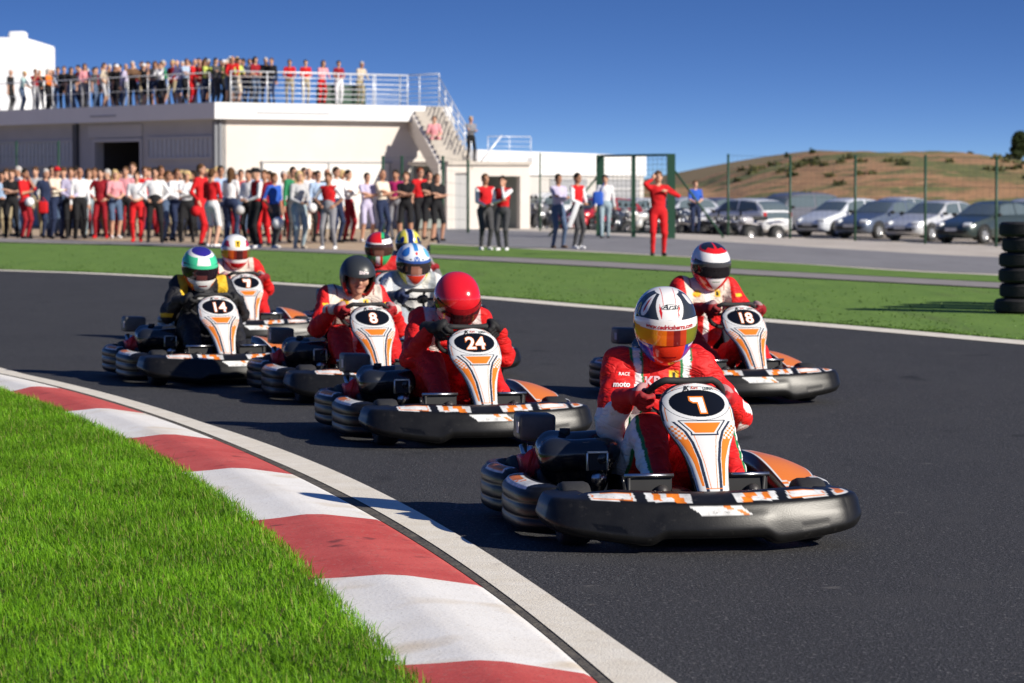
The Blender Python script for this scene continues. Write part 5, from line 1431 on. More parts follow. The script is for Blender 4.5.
def leaf_cloud(n, blobs, size, seed):
    rg = np.random.default_rng(seed); V = []; 
    ws = np.array([b[1]**2 for b in blobs]); ws /= ws.sum(); idx = rg.choice(len(blobs), n, p=ws)
    c = np.array([b[0] for b in blobs])[idx]; r = np.array([b[1] for b in blobs])[idx]; d = rg.normal(size=(n,3)); d /= np.linalg.norm(d,axis=1)[:,None]
    p = c+d*(r*rg.uniform(.55,1.08,n))[:,None]*np.array([1,1,.85]); a = rg.normal(size=(n,3)); a /= np.linalg.norm(a,axis=1)[:,None]; b = np.cross(a, rg.normal(size=(n,3))); b /= np.linalg.norm(b,axis=1)[:,None]
    s = size*rg.uniform(.6,1.4,n)[:,None]; V = np.stack([p-a*s, p-b*s*.5, p+a*s, p+b*s*.5],1).reshape(-1,3); F = np.arange(4*n).reshape(-1,4)
    t = rg.random(n)[:,None]; C = np.array((.030,.048,.018))*(1-t)+np.array((.075,.10,.035))*t
    return mesh_np(V, F, smooth=False, cols=np.repeat(C,4,0))
LEAF = grass_mat('leaves', (.05,.08,.03))
def bush(name, px, d, ybase, ytop, wpx, label, seed, cat='tree', tall=1.0, n=2500):
    s = 3200/d; z0 = 1.5+(185-ybase)/s; z1 = 1.5+(185-ytop)/s; w_ = wpx/s; X = (px-512)/s; h = z1-z0; rg = random.Random(seed)
    e = empty(name, (X,d,z0-.5)); tag(e, label, cat)
    bl = []
    for i in range(11): 
        f = rg.random(); bl.append(((rg.uniform(-1,1)*w_*.28*(1-.4*f), rg.uniform(-1,1)*w_*.28, .5+h*(.22+.62*f)), min(w_*.30, h*.24)*rg.uniform(.8,1.1)))
    link('crown', leaf_cloud(n, bl, h*.030+.03, seed), e, LEAF)
    mb = MB(); mb.tube([(0,0,0),(w_*.03,0,.5+h*.35),(0,0,.5+h*.7)], [h*.04,h*.03,h*.012], 8)
    for k in range(4): a = k*1.6; mb.tube([(0,0,.5+h*.25+k*h*.08),(math.cos(a)*w_*.25,math.sin(a)*w_*.25,.5+h*(.45+.1*k))], [h*.018,h*.006], 6)
    mb.build('trunk', mat('bark', (.09,.06,.04), .9), e)
bush('evergreen_tree', 1019, 262, 163, 128, 20, 'dark evergreen tree standing on the hill at the right edge', 5, n=5200)
bush('evergreen_tree', 1046, 266, 164, 120, 26, 'dark tree on the hill just outside the right edge', 6, n=3000)
bush('shrub', 812, 265, 156, 148, 9, 'small round dark shrub on the crest of the hill', 7, 'shrub', n=900)
bush('shrub', 786, 266, 158, 152, 6, 'tiny pale shrub on the hill crest, left of the round one', 8, 'shrub', n=500)
# scrub scattered over the hill: nobody could count it
from mathutils.bvhtree import BVHTree as _B
rg = np.random.default_rng(3); Vs = []; Cs = []
bv = _B.FromPolygons([v.co[:] for v in hm.vertices], [p.vertices[:] for p in hm.polygons])
nS = 0
for k in range(260):
    x = rg.uniform(14, 60); y = rg.uniform(200, 264)
    if math.sin(x*.35)+math.sin(y*.13+x*.1)+rg.normal()*.5 < .25: continue
    hit = bv.ray_cast(Vector((x,y,50)), Vector((0,0,-1)))
    if hit[0] is None: continue
    r = rg.uniform(.15,.42); n_ = 26
    d = rg.normal(size=(n_,3)); d /= np.linalg.norm(d,axis=1)[:,None]; d[:,2] = np.abs(d[:,2]); p = np.array(hit[0])+d*r*np.array([1.5,1.5,.6])*rg.uniform(.4,1,(n_,1))
    a = rg.normal(size=(n_,3))*.16; b = rg.normal(size=(n_,3))*.12
    Vs.append(np.stack([p-a,p-b,p+a,p+b],1).reshape(-1,3)); t = rg.random(); Cs.append(np.tile(np.array((.09,.10,.035))*(1-t)+np.array((.16,.15,.06))*t,(n_*4,1)))
Vs = np.vstack(Vs); sc_ = link('scrub', mesh_np(Vs, np.arange(len(Vs)).reshape(-1,4), smooth=False, cols=np.vstack(Cs)), None, LEAF); sc_['kind'] = 'stuff'
# ------------------------------------------------------------------ people in the crowd
SLOTS = ['skin','torso','uarm','farm','thigh','shin','shoe','eye','belt']
def body_proto(pose, h=.014, female=False, seed=0):
    S = SDF(); P = dict(stance=.10, lean=0.0, sit=False, walk=0.0, head=(0,0,0)); P.update(pose)
    sx = .155 if female else .178; hipw = .095
    lean = P['lean']; pz = .93
    up = Vector((0,-math.sin(lean),math.cos(lean))); hip = Vector((0,0,pz)) if not P['sit'] else Vector((0,.05,.52))
    tor = lambda a,b=0: hip+up*a+Vector((0,b,0))
    S.ell(tor(.03), (.165 if female else .155,.115,.13), k=.05, lab='thigh'); S.ell(tor(.19,0), (.125 if female else .148,.095,.14), k=.06, lab='torso')
    S.ell(tor(.37,-.005), (.145 if female else .172,.115,.17), k=.06, lab='torso')
    if female:
        for s in (-1,1): S.ell(tor(.37,-.085)+Vector((s*.06,0,0)), (.055,.05,.055), k=.03, lab='torso')
    S.cone(tor(.10), tor(.06), .150 if not female else .14, .155, k=.03, lab='belt') if P.get('belt') else None
    sh = tor(.50); S.cone(sh+Vector((-sx+.02,0,0)), sh+Vector((sx-.02,0,0)), .060,.060, k=.05, lab='torso')
    hd = tor(.73)+Vector(P['head'])+Vector((0,-.02,0))
    S.cone(sh+up*.03, hd+Vector((0,.02,-.07)), .056,.050, k=.03, lab='skin')
    S.ell(hd, (.076,.095,.112), k=.02, lab='skin'); S.ell(hd+Vector((0,-.025,-.065)), (.052,.062,.05), k=.03, lab='skin'); S.cone(hd+Vector((0,-.092,.015)), hd+Vector((0,-.112,-.022)), .012,.016, k=.015, lab='skin')
    for s in (-1,1): S.ell(hd+Vector((s*.078,.01,-.005)), (.012,.022,.032), k=.008, lab='skin'); S.ell(hd+Vector((s*.030,-.086,.018)), (.016,.010,.010), k=.004, lab='eye')
    for s, k in ((-1,'L'),(1,'R')):
        ph = P['hand'+k]; a = sh+Vector((s*sx,0,-.01)); hnd = (Vector(ph[0]) if not P.get('rel') else Vector(ph[0]))+(hip-Vector((0,0,pz)))
        e = ik(a, hnd, .285, .255, Vector(ph[1])); S.cone(a, e, .055,.044, k=.03, lab='uarm'); S.cone(e, hnd, .043,.028, k=.02, lab='farm')
        d = (hnd-e).normalized() if len(ph) < 3 else Vector(ph[2]).normalized()
        side = d.cross(Vector((0,0,1))); side = side.normalized() if side.length > .1 else Vector((0,1,0))
        S.cone(hnd, hnd+d*.075, .026,.034, k=.02, lab='skin')
        for q in range(4): b0 = hnd+d*.08+side*((q-1.5)*.019); S.cone(b0, b0+(d+Vector((0,0,-.12))).normalized()*(.075-.012*abs(q-1.4)), .0105,.009, k=.006, lab='skin')
        S.cone(hnd+d*.03+side*.028, hnd+d*.075+side*.062, .013,.010, k=.01, lab='skin')
        hp = hip+Vector((s*hipw,0,-.02)); 
        if P['sit']: kn = hip+Vector((s*.13,-.42,.02)); an = kn+Vector((0,.02,-.44)); an.y -= .03
        else: an = Vector((s*P['stance'], s*P['walk'], .085)); kn = ik(hp, an, .43, .43, Vector((s*.1,-1,0)))
        S.cone(hp, kn, .092,.062, k=.04, lab='thigh'); S.cone(kn, an, .060,.042, k=.025, lab='shin')
        S.cone(an+Vector((0,.03,-.045)), an+Vector((s*.02,-.13,-.050)), .040,.034, k=.02, lab='shoe')
    V, F = S.mesh(h, folds=.003, seed=seed); lab, names = S.labels(V); li = np.array([SLOTS.index(names[i]) for i in lab])
    d = np.min([np.linalg.norm(V-np.array(hd+Vector((s*.030,-.094,.018))),axis=1) for s in (-1,1)],0); li[(li==7)&(d>.016)] = 0
    mi = li[F[:,0]]
    me = mesh_np(V, F, matidx=mi); 
    for _ in SLOTS: me.materials.append(M['skin'])
    return me, hd
hL = lambda *a: a
POSES = {
 'down': dict(handL=((-.235,-.02,.86),(-.3,.6,0)), handR=((.235,-.02,.86),(.3,.6,0))),
 'cross': dict(handL=((.10,-.20,1.20),(-.9,.1,-.6),(1,0,.2)), handR=((-.10,-.19,1.25),(.9,.1,-.6),(-1,0,.2)), stance=.14),
 'hips': dict(handL=((-.17,-.07,1.02),(-1,.25,0),(.5,-.6,-.4)), handR=((.17,-.07,1.02),(1,.25,0),(-.5,-.6,-.4)), stance=.15, belt=True),
 'front': dict(handL=((-.05,-.23,1.04),(-.6,.5,-.3),(.8,-.4,0)), handR=((.06,-.24,1.06),(.6,.5,-.3),(-.8,-.4,0)), stance=.09),
 'chin': dict(handL=((.02,-.17,1.20),(-.8,.2,-.6),(1,0,.1)), handR=((.03,-.14,1.50),(.5,-.2,-1),(-.3,.1,1)), stance=.09),
 'walk': dict(handL=((-.25,-.20,.90),(-.2,1,0)), handR=((.25,.16,.90),(.2,1,0)), stance=.07, walk=.24),
 'ears': dict(handL=((-.13,-.07,1.60),(-1,-.3,-1.6),(.3,0,1)), handR=((.16,-.16,1.36),(1,.1,-.5),(-.8,-.2,.1)), stance=.12, walk=.08),
 'lean': dict(handL=((-.16,-.42,1.02),(-.6,.3,-1),(.3,-1,0)), handR=((.16,-.42,1.02),(.6,.3,-1),(-.3,-1,0)), lean=.20, stance=.11),
 'carry': dict(handL=((-.24,-.10,.98),(-.3,1,0),(0,-.5,-1)), handR=((.25,-.02,.88),(.3,.8,0)), stance=.09, walk=.06),
 'photo': dict(handL=((-.06,-.25,1.46),(-.8,.1,-1),(.4,0,1)), handR=((.06,-.25,1.46),(.8,.1,-1),(-.4,0,1)), stance=.12),
 'sit': dict(handL=((-.10,-.30,1.04),(-.6,.5,-.2),(.3,-1,0)), handR=((.10,-.30,1.04),(.6,.5,-.2),(-.3,-1,0)), sit=True, lean=.15),
}
PR = {}
for i, (k, p) in enumerate(POSES.items()): PR[k] = body_proto(p, seed=i)
PR['fdown'] = body_proto(POSES['front'], female=True, seed=30); PR['fcross'] = body_proto(POSES['cross'], female=True, seed=31)
def hair_mesh(kind):
    S = SDF()
    if kind == 'short': S.ell((0,.014,.030), (.084,.098,.100), k=.01); S.ell((0,.05,-.015),(.074,.060,.07),k=.02)
    if kind == 'long': S.ell((0,.012,.028), (.088,.102,.105), k=.01); S.cone((0,.05,0),(0,.075,-.22),.080,.058,k=.04); S.cone((-.07,.01,.0),(-.085,.02,-.20),.028,.022,k=.03); S.cone((.07,.01,.0),(.085,.02,-.20),.028,.022,k=.03)
    if kind == 'curly': S.ell((0,.02,.030), (.110,.112,.105), k=.01); S.ell((-.07,.02,-.04),(.045,.06,.06),k=.02); S.ell((.07,.02,-.04),(.045,.06,.06),k=.02)
    if kind == 'cap': S.ell((0,.004,.050), (.088,.104,.078), k=.004); S.ell((0,-.115,.040),(.062,.062,.010),k=.01)
    V, F = S.mesh(.009, folds=.004 if kind in ('curly','long') else .0015, seed=3)
    face = (V[:,1] < -.062)&(V[:,2] < (.055 if kind != 'curly' else .04)) if kind != 'cap' else (V[:,1]<0)&(V[:,2]<.012)
    # open the front so the face shows
    keep = ~(face[F].all(1)); return mesh_np(V, F[keep])
HR = {k: hair_mesh(k) for k in ('short','long','curly','cap')}
COLS = dict(black=(.015,.015,.017), navy=(.02,.03,.07), jeans=(.08,.12,.20), pale_jeans=(.28,.36,.40), white=(.74,.74,.75), cream=(.68,.60,.48), red=(.55,.014,.018), darkred=(.26,.012,.02), lilac=(.50,.46,.62), lightblue=(.38,.50,.68),
 blue=(.03,.10,.45), grey=(.22,.22,.24), darkgrey=(.06,.06,.065), lightgrey=(.45,.45,.46), khaki=(.36,.30,.19), olive=(.14,.15,.06), pink=(.70,.30,.33), magenta=(.55,.03,.16), green=(.03,.22,.10), yellowgreen=(.48,.55,.12), orange=(.75,.18,.03), brown=(.16,.09,.05), beige=(.52,.44,.34), teal=(.35,.52,.52),
 h_dark=(.02,.014,.010), h_brown=(.09,.045,.02), h_blonde=(.50,.36,.17), h_grey=(.45,.43,.40), h_red=(.20,.05,.02), skin=None)
SK = [mat('skin', c, .55, spec=.3) for c in ((.50,.27,.18),(.56,.32,.22),(.42,.21,.13))]
def cmat(c, i=0): return SK[i] if c == 'skin' else cloth(COLS[c])
def put_person(loc, scale, pose, yaw, top, bottom, label, sleeve='long', legs='long', hair='short', hcol='h_dark', arm=None, shoe='black', belt=None, group=None, thin=1.0, sk=None):
    me, hd = PR[pose]; o = bpy.data.objects.new('person', me); COL.objects.link(o); o.location = loc; o.scale = (scale*thin*random.uniform(.97,1.06), scale*thin, scale); o.rotation_euler = (0,0,R(yaw))
    i = sk if sk is not None else random.randrange(3); arm = arm or top
    cs = ['skin', top, arm, arm if sleeve == 'long' else 'skin', bottom, bottom if legs == 'long' else 'skin', shoe, 'h_dark', belt or top]
    for k, c in enumerate(cs): o.material_slots[k].link = 'OBJECT'; o.material_slots[k].material = cmat(c, i)
    if hair != 'bald':
        h = bpy.data.objects.new('cap' if hair == 'cap' else 'hair', HR[hair]); COL.objects.link(h); h.parent = o; h.location = hd
        if not HR[hair].materials: HR[hair].materials.append(M['black'])
        h.material_slots[0].link = 'OBJECT'; h.material_slots[0].material = cloth(COLS[hcol])
    tag(o, label, 'person', group); return o
def P_(x, fy, ty, pose, yaw, top, bottom, label, dx=0, **k):
    p = G(x, fy); s = 3200/p.y; hgt = (fy-ty)/s; sc = hgt/1.80
    k.setdefault('group', 'spectators standing on the ground by the track')
    return put_person((p.x,p.y,.0), sc, pose, yaw, top, bottom, label, **k)
GR = [
 (2,237,171,'front',10,'lightblue','black','person in pale blue shirt cut off by the left edge of the picture',dict()),
 (12,238,169,'cross',-5,'black','black','balding person in black at the left edge beside the red-clad thinker',dict(hcol='h_brown',sleeve='short')),
 (25,239,168,'chin',25,'red','darkred','dark haired person in red top, white helmet at the hip, hand to the face',dict(sleeve='short')),
 (46,238,168,'carry',15,'navy','navy','white haired person in navy jacket carrying a red bag',dict(hcol='h_grey',arm='navy')),
 (57,239,166,'cross',25,'cream','navy','person in bright red cap and cream jumper with folded arms',dict(hair='cap',hcol='red')),
 (71,239,167,'front',12,'lilac','black','person in pale lilac shirt just right of the red cap',dict(hcol='h_brown')),
 (80,239,167,'down',-5,'white','black','bald person in white shirt and black trousers left of the maroon suit',dict(hair='bald')),
 (89,237,168,'fdown',-10,'white','pale_jeans','brown haired person in white top and faded jeans half hidden beside the maroon suit',dict(hair='long',hcol='h_brown')),
 (101,238.5,168,'hips',0,'darkred','darkred','person in dark red racing suit with hands on hips',dict(belt='darkred',shoe='red')),
 (115,238.5,169,'fdown',0,'pink','jeans','blonde person in pink top and cropped jeans',dict(hair='long',hcol='h_blonde',legs='short',sleeve='short',shoe='white')),
 (126,237,166,'down',0,'pink','black','person in light pink shirt tucked behind the blonde in pink',dict(hcol='h_brown')),
 (133,236,162,'down',0,'white','beige','tall brown haired person in white, head above the white T-shirt',dict(hcol='h_brown')),
 (137,242,171,'front',0,'white','red','person in white T-shirt with red race suit tied round the waist',dict(sleeve='short',hcol='h_brown',belt='white',shoe='red')),
 (145,238,166,'down',0,'red','black','person in red shirt behind the white T-shirt and red trousers',dict(hcol='h_brown')),
 (155,243,167,'hips',-8,'white','black','dark haired person in white shirt and black trousers, hands on hips',dict(belt='black')),
 (161,237,165,'down',0,'brown','darkred','brown haired person hidden behind the white shirt with hands on hips',dict(hair='long',hcol='h_brown')),
 (168,241,170,'down',15,'lightgrey','jeans','person in pale grey shirt and jeans, left of the curly blonde',dict(hcol='h_brown')),
 (177,241,168,'front',-10,'white','navy','person in white shirt with a red flash, behind the curly blonde',dict(hcol='h_brown',arm='white')),
 (187,242.5,170,'fcross',-10,'white','black','curly blonde person in white blouse with folded arms',dict(hair='curly',hcol='h_blonde')),
 (201,246,163,'carry',62,'red','red','tall person in red and cream race suit seen from the side, holding a red helmet',dict(hcol='h_brown',arm='red')),
 (212,247,168,'fdown',150,'red','white','person in red T-shirt and white shorts behind the tall race suit',dict(legs='short',sleeve='short',hcol='h_brown',shoe='white')),
 (221,241,165,'down',10,'lightblue','navy','dark haired person in pale blue shirt in front of the wall corner',dict()),
 (231,242,167,'fdown',160,'white','navy','brown haired person in white top and dark jeans with back turned',dict(hair='long',hcol='h_brown')),
 (241,238,169,'down',0,'red','jeans','dark haired person in plain red shirt between the turned back and the black cap',dict()),
 (249,244,169,'front',-30,'white','black','person in white and blue shirt close behind the black cap',dict()),
 (257,248.5,167,'front',-62,'red','black','person in black cap and red vest with white sleeves, seen from the side',dict(hair='cap',hcol='black',arm='white',shoe='white')),
 (265,246,169,'down',-10,'darkred','red','person in brown and red race suit between the black cap and the blue T-shirt',dict(hcol='h_brown')),
 (274,248.5,172,'carry',20,'blue','darkgrey','person in bright blue T-shirt holding a white and black helmet',dict(sleeve='short',belt='white',hcol='h_brown',shoe='white')),
 (284,242,170,'down',0,'white','red','person in white top and red trousers behind the blue T-shirt',dict(hcol='h_grey')),
 (293,243,166,'down',30,'green','darkgrey','dark haired person in green shirt behind the blonde in grey',dict()),
 (299,249,170,'fdown',5,'lightgrey','pale_jeans','long haired blonde person in grey cardigan and pale jeans',dict(hair='long',hcol='h_blonde',shoe='beige')),
 (309,241.5,167,'front',0,'white','beige','bald person in white shirt and pale trousers right of the blonde in grey',dict(hair='bald')),
 (318,242,170,'down',20,'lightblue','black','dark haired person in light blue shirt holding a white helmet',dict()),
 (327,241,168,'down',0,'darkgrey','black','bald person in dark top behind the red vest',dict(hair='bald')),
 (329,249.5,172,'hips',-12,'red','grey','person in red vest with white sleeves and grey trousers, front of the crowd',dict(arm='white',hcol='h_brown',belt='grey',sleeve='short',shoe='white')),
 (336,243,166,'down',10,'white','navy','dark haired person in white shirt and navy trousers beside the red vest',dict()),
 (348,241.5,169,'cross',15,'white','darkred','dark haired person in white jumper and dark red trousers',dict(hcol='h_dark')),
 (367,242,172,'cross',8,'lilac','lilac','person in lilac shirt and long pale shorts with folded arms',dict(legs='short',sleeve='short',shoe='white')),
 (382,242,169,'cross',10,'cream','navy','bald person in cream T-shirt and dark jeans with folded arms',dict(hair='bald',sleeve='short')),
 (396,240,169,'front',-15,'magenta','grey','dark haired person in magenta shirt beside the cream T-shirt',dict(sleeve='short')),
 (406,241.5,171,'cross',-25,'black','black','person in black shirt and long black shorts right of the magenta shirt',dict(legs='short',sleeve='short',hcol='h_brown')),
 (420,239,167,'down',-5,'red','black','tall fair haired person in red shirt and black apron',dict(sleeve='short',hcol='h_red')),
 (429,240,170,'cross',0,'black','black','dark haired person in black shirt with folded arms next to the black apron',dict(legs='short',sleeve='short')),
 (437,241.5,173,'cross',-8,'black','black','shorter person in black shirt and shorts, rightmost of the dark group',dict(legs='short',sleeve='short',hcol='h_brown')),
 (485,250.5,173,'front',20,'red','darkgrey','person in red and white vest with hands clasped, left of a matching pair',dict(arm='white',hair='short',hcol='h_brown',shoe='white')),
 (503,251,175,'chin',-20,'red','darkgrey','person in red and white vest, hand on the chin, right one of a matching pair',dict(arm='white',shoe='white')),
 (558,248.5,173,'cross',30,'lilac','jeans','person in lilac blue shirt and jeans with folded arms beside a red vest',dict(shoe='brown')),
 (577,249,172,'front',45,'red','darkgrey','person in red vest with white sleeves beside the lilac shirt',dict(arm='white',shoe='white')),
 (605,238.5,174,'walk',-5,'white','pale_jeans','walking person in long white shirt and faded jeans',dict(belt='white')),
 (658,256.5,170,'ears',5,'red','red','person in full red race suit raising a hand to the ear, elbow out',dict(hcol='h_brown',belt='darkred')),
 (695,233.5,180,'front',15,'blue','navy','person in blue shirt standing among the parked motorbikes',dict(sleeve='short',hcol='h_brown')),
]
random.seed(21)
for (x, fy, ty, pose, yaw, top, bot, lab, kw) in GR: P_(x, fy, ty, pose, yaw+(random.uniform(-8,42) if x < 460 and abs(yaw) < 30 else 0), top, bot, lab, **kw)
rear = [(7,'black'),(19,'white'),(36,'lightgrey'),(52,'black'),(64,'white'),(76,'lightblue'),(95,'white'),(108,'black'),(120,'white'),(149,'lightblue'),(172,'white'),(182,'black'),(194,'white'),(207,'darkred'),(217,'white'),(236,'black'),(254,'lightblue'),(270,'darkred'),(289,'white'),(304,'black'),(314,'red'),(342,'lightgrey')]
names_ = dict(darkred='dark red',lightgrey='pale grey',lightblue='pale blue')
for i, (x, c) in enumerate(rear):
    P_(x, 236.2, random.uniform(164.5,171), random.choice(['down','front','down','chin','walk','hips']), random.uniform(-60,60), c, random.choice(['black','jeans','navy','khaki','darkred']), f"person in {names_.get(c,c)} top in the rear row of the ground crowd, {['first','second','third','fourth','fifth','sixth','seventh','eighth','ninth','tenth','eleventh','twelfth','thirteenth','fourteenth','fifteenth','sixteenth','seventeenth','eighteenth','nineteenth','twentieth','twenty-first','last'][i]}", hair=random.choice(['short','short','long','curly','cap']), hcol=random.choice(['h_dark','h_brown','h_grey','h_blonde']))
# held things
def hold_helmet(x, y, fy, col, band_, label, sc=1.0):
    d = G(x, fy).y-.35; s = 3200/d; o = MB().lathe([(.0,.135),(.05,.128),(.095,.10),(.125,.05),(.135,.0),(.130,-.06),(.115,-.11),(.09,-.12)], (0,0,0), (0,0,1), 28).build('racing_helmet', cloth(COLS[col]))
    MB().lathe([(.137,-.035),(.1375,.02)], (0,0,0), (0,0,1), 28).build('visor', cloth(COLS[band_]), o)
    o.location = ((x-512)/s, d, 1.5-(y-185)/s); o.rotation_euler = (R(70),R(20),0); o.scale = (sc,)*3; tag(o, label, 'helmet')
hold_helmet(30,202,239,'white','black','white racing helmet held at the hip of the red clad thinker')
hold_helmet(196,211,246,'red','black','red racing helmet held by the tall person in a race suit')
hold_helmet(278,223,248.5,'white','black','white and black racing helmet hanging below the bright blue T-shirt',1.1)
hold_helmet(312,208,242,'white','darkred','white racing helmet with red band held beside the light blue shirt')
hold_helmet(240,210,244,'lightgrey','black','grey racing helmet held out in front of the black cap',.9)
p = G(47,238); o = MB().box((0,0,0),(.26,.14,.34),bev=.05); o.tube([(-.08,0,.16),(0,0,.28),(.08,0,.16)], .012, 6); o = o.build('red_bag', cloth(COLS['red'])); o.location = (p.x-.05,p.y-.35,.72+.15); tag(o, 'red bag hanging from the hand of the white haired person', 'bag')
p = G(597,238.5); o = MB().box((0,0,0),(.30,.16,.40),bev=.07); o.tube([(.05,0,.18),(.22,.05,.50),(.30,.1,.62)], .014, 6); o = o.build('shoulder_bag', cloth(COLS['blue'])); o.location = (p.x+.02,p.y-.1,1.12); tag(o, 'blue shoulder bag of the walking person in white', 'bag')
p = G(574,249); o = MB().box((0,0,0),(.12,.05,.62),rot=(0,.35,0),bev=.02).build('folded_jacket', cloth(COLS['white'])); o.location = (p.x-.02,p.y-.28,.80); tag(o, 'white folded jacket held beside the lilac shirt by a red vest', 'jacket')
# terrace crowd
ordn = ['first','second','third','fourth','fifth','sixth','seventh','eighth','ninth','tenth','eleventh','twelfth','thirteenth','fourteenth','fifteenth','sixteenth','seventeenth','eighteenth','nineteenth','twentieth']
ordn += ['twenty-'+w for w in ordn[:9]]+['thirtieth']+['thirty-'+w for w in ordn[:9]]+['fortieth']+['forty-'+w for w in ordn[:9]]
RF = [(-8,'black','black'),(2,'black','navy'),(8,'teal','jeans'),(13,'darkred','grey'),(20,'lightblue','jeans'),(27,'brown','black'),(34,'orange','black'),(45,'white','black'),(52,'grey','darkgrey'),(58,'black','jeans'),(64,'darkred','black'),(69,'pink','grey'),(74,'darkgrey','jeans'),(82,'black','navy'),(90,'beige','lightgrey'),(97,'black','black'),(103,'brown','khaki'),(109,'lilac','grey'),(117,'brown','black'),
 (122,'lilac','beige'),(127,'black','black'),(132,'darkgrey','navy'),(137,'darkred','khaki'),(143,'green','darkgrey'),(148,'white','black'),(153,'lightgrey','navy'),(158,'lilac','jeans'),(163,'lightblue','black'),(168,'darkred','lightgrey'),(174,'red','red'),(180,'black','black'),(186,'olive','black'),(191,'yellowgreen','navy'),(197,'darkgrey','darkgrey'),(203,'black','jeans'),(209,'navy','jeans'),(214,'red','darkgrey'),(219,'darkred','jeans'),(224,'yellowgreen','cream')]
random.seed(5)
for i, (x, top, bot) in enumerate(RF):
    t = max(tL(x)+.0, .35); back = .55+random.uniform(0,.45)+(.7 if i%3==1 else 0); p = C0+eL*t-nL*back
    po = random.choice(['lean','lean','photo','front','cross','down','hips','fdown'] if i not in (29,) else ['lean']); hr = 'long' if po.startswith('f') else random.choice(['short','short','short','cap','bald'])
    hc = random.choice(['h_dark','h_brown','h_brown','h_dark','h_blonde','h_grey'] if hr != 'cap' else ['black','white','navy'])
    sl = random.choice(['long','short']); lg = random.choice(['long','long','short'])
    nm = {'yellowgreen':'lime','darkgrey':'dark grey','lightgrey':'pale grey','lightblue':'pale blue','darkred':'dark red','teal':'pale teal'}.get(top, top)
    lab = f'person in {nm} top on the roof terrace, {ordn[i]} from the terrace left end' if i < len(RF)-1 else 'person in lime top and cream trousers at the corner of the roof terrace'
    put_person((p.x,p.y,zt), random.uniform(.83,.91), po, 10+random.uniform(-70,70), top, bot, lab, sleeve=sl, legs=lg, hair=hr, hcol=hc, group='spectators crowded on the roof terrace')
RB = [(6,'black'),(11,'lightgrey'),(17,'black'),(24,'white'),(40,'black'),(55,'lightgrey'),(72,'white'),(86,'darkred'),(100,'lightgrey'),(113,'black'),(134,'lightblue'),(157,'black'),(172,'lightgrey'),(188,'darkred'),(200,'white'),(222,'black'),(31,'darkred'),(49,'navy'),(62,'black'),(78,'white'),(94,'darkgrey'),(106,'pink'),(124,'black'),(141,'brown'),(150,'black'),(166,'white'),(178,'navy'),(194,'black'),(206,'red'),(216,'black')]
RB.sort()
for i, (x, top) in enumerate(RB):
    t = tL(x+2)+.3; p = C0+eL*t-nL*2.1
    put_person((p.x,p.y,zt), random.uniform(.86,.95), random.choice(['down','photo','front','cross']), random.uniform(-60,20), top, random.choice(['black','jeans','navy']), f"person in {dict(darkred='dark red',darkgrey='dark grey',lightgrey='pale grey',lightblue='pale blue').get(top,top)} top, rear row of the roof terrace, {ordn[i]} of the row", hcol=random.choice(['h_dark','h_brown','h_grey']), group='spectators crowded on the roof terrace')
RR = [(246,'grey','grey','photo','person in grey top on the roof, leftmost by the open railing',dict(hcol='h_brown')),(262,'white','darkgrey','lean','person in white shirt and dark trousers leaning on the roof railing',dict(sleeve='short')),(269,'white','lightgrey','down','smaller person in white beside the leaning white shirt on the roof',dict()),
 (299,'red','khaki','lean','person in red T-shirt and khaki trousers leaning on the roof railing',dict(sleeve='short',hcol='h_brown')),(315,'red','khaki','front','second red T-shirt with khaki trousers on the roof, hands together',dict(sleeve='short')),(331,'pink','red','lean','person in pink top and red trousers leaning on the roof railing',dict(hair='long',hcol='h_brown')),
 (348,'darkred','white','fdown','person in maroon top and white trousers on the roof',dict(sleeve='short')),(369,'beige','khaki','lean','person in beige clothes on the roof beside the green planter',dict(hcol='h_grey')),(379,'beige','khaki','down','person in pale clothes half hidden behind the green planter',dict())]
for (x, top, bot, po, lab, kw) in RR[:8]:
    p = C0+eR*tR(x)-nR*.55; put_person((p.x,p.y,zt), .74 if x == 269 else .86, po, random.uniform(0,40), top, bot, lab, group='spectators behind the open roof railing', **kw)
# on the stairs
p = AT(432,110.2); 
ppl = T0.lerp(T1,.55)
put_person((ppl.x-.30, ppl.y-.05, T0.lerp(T1,.72).z-.20), .95, 'sit', 10, 'pink','pink','person in pink top sitting halfway down the outdoor stairs', hair='short', hcol='h_brown', sleeve='short', legs='short')
put_person((AT(471,107.5).x,107.2,za+.12), .84, 'cross', 20, 'grey','black','person in grey and black standing on the landing below the stairs', hcol='h_blonde')
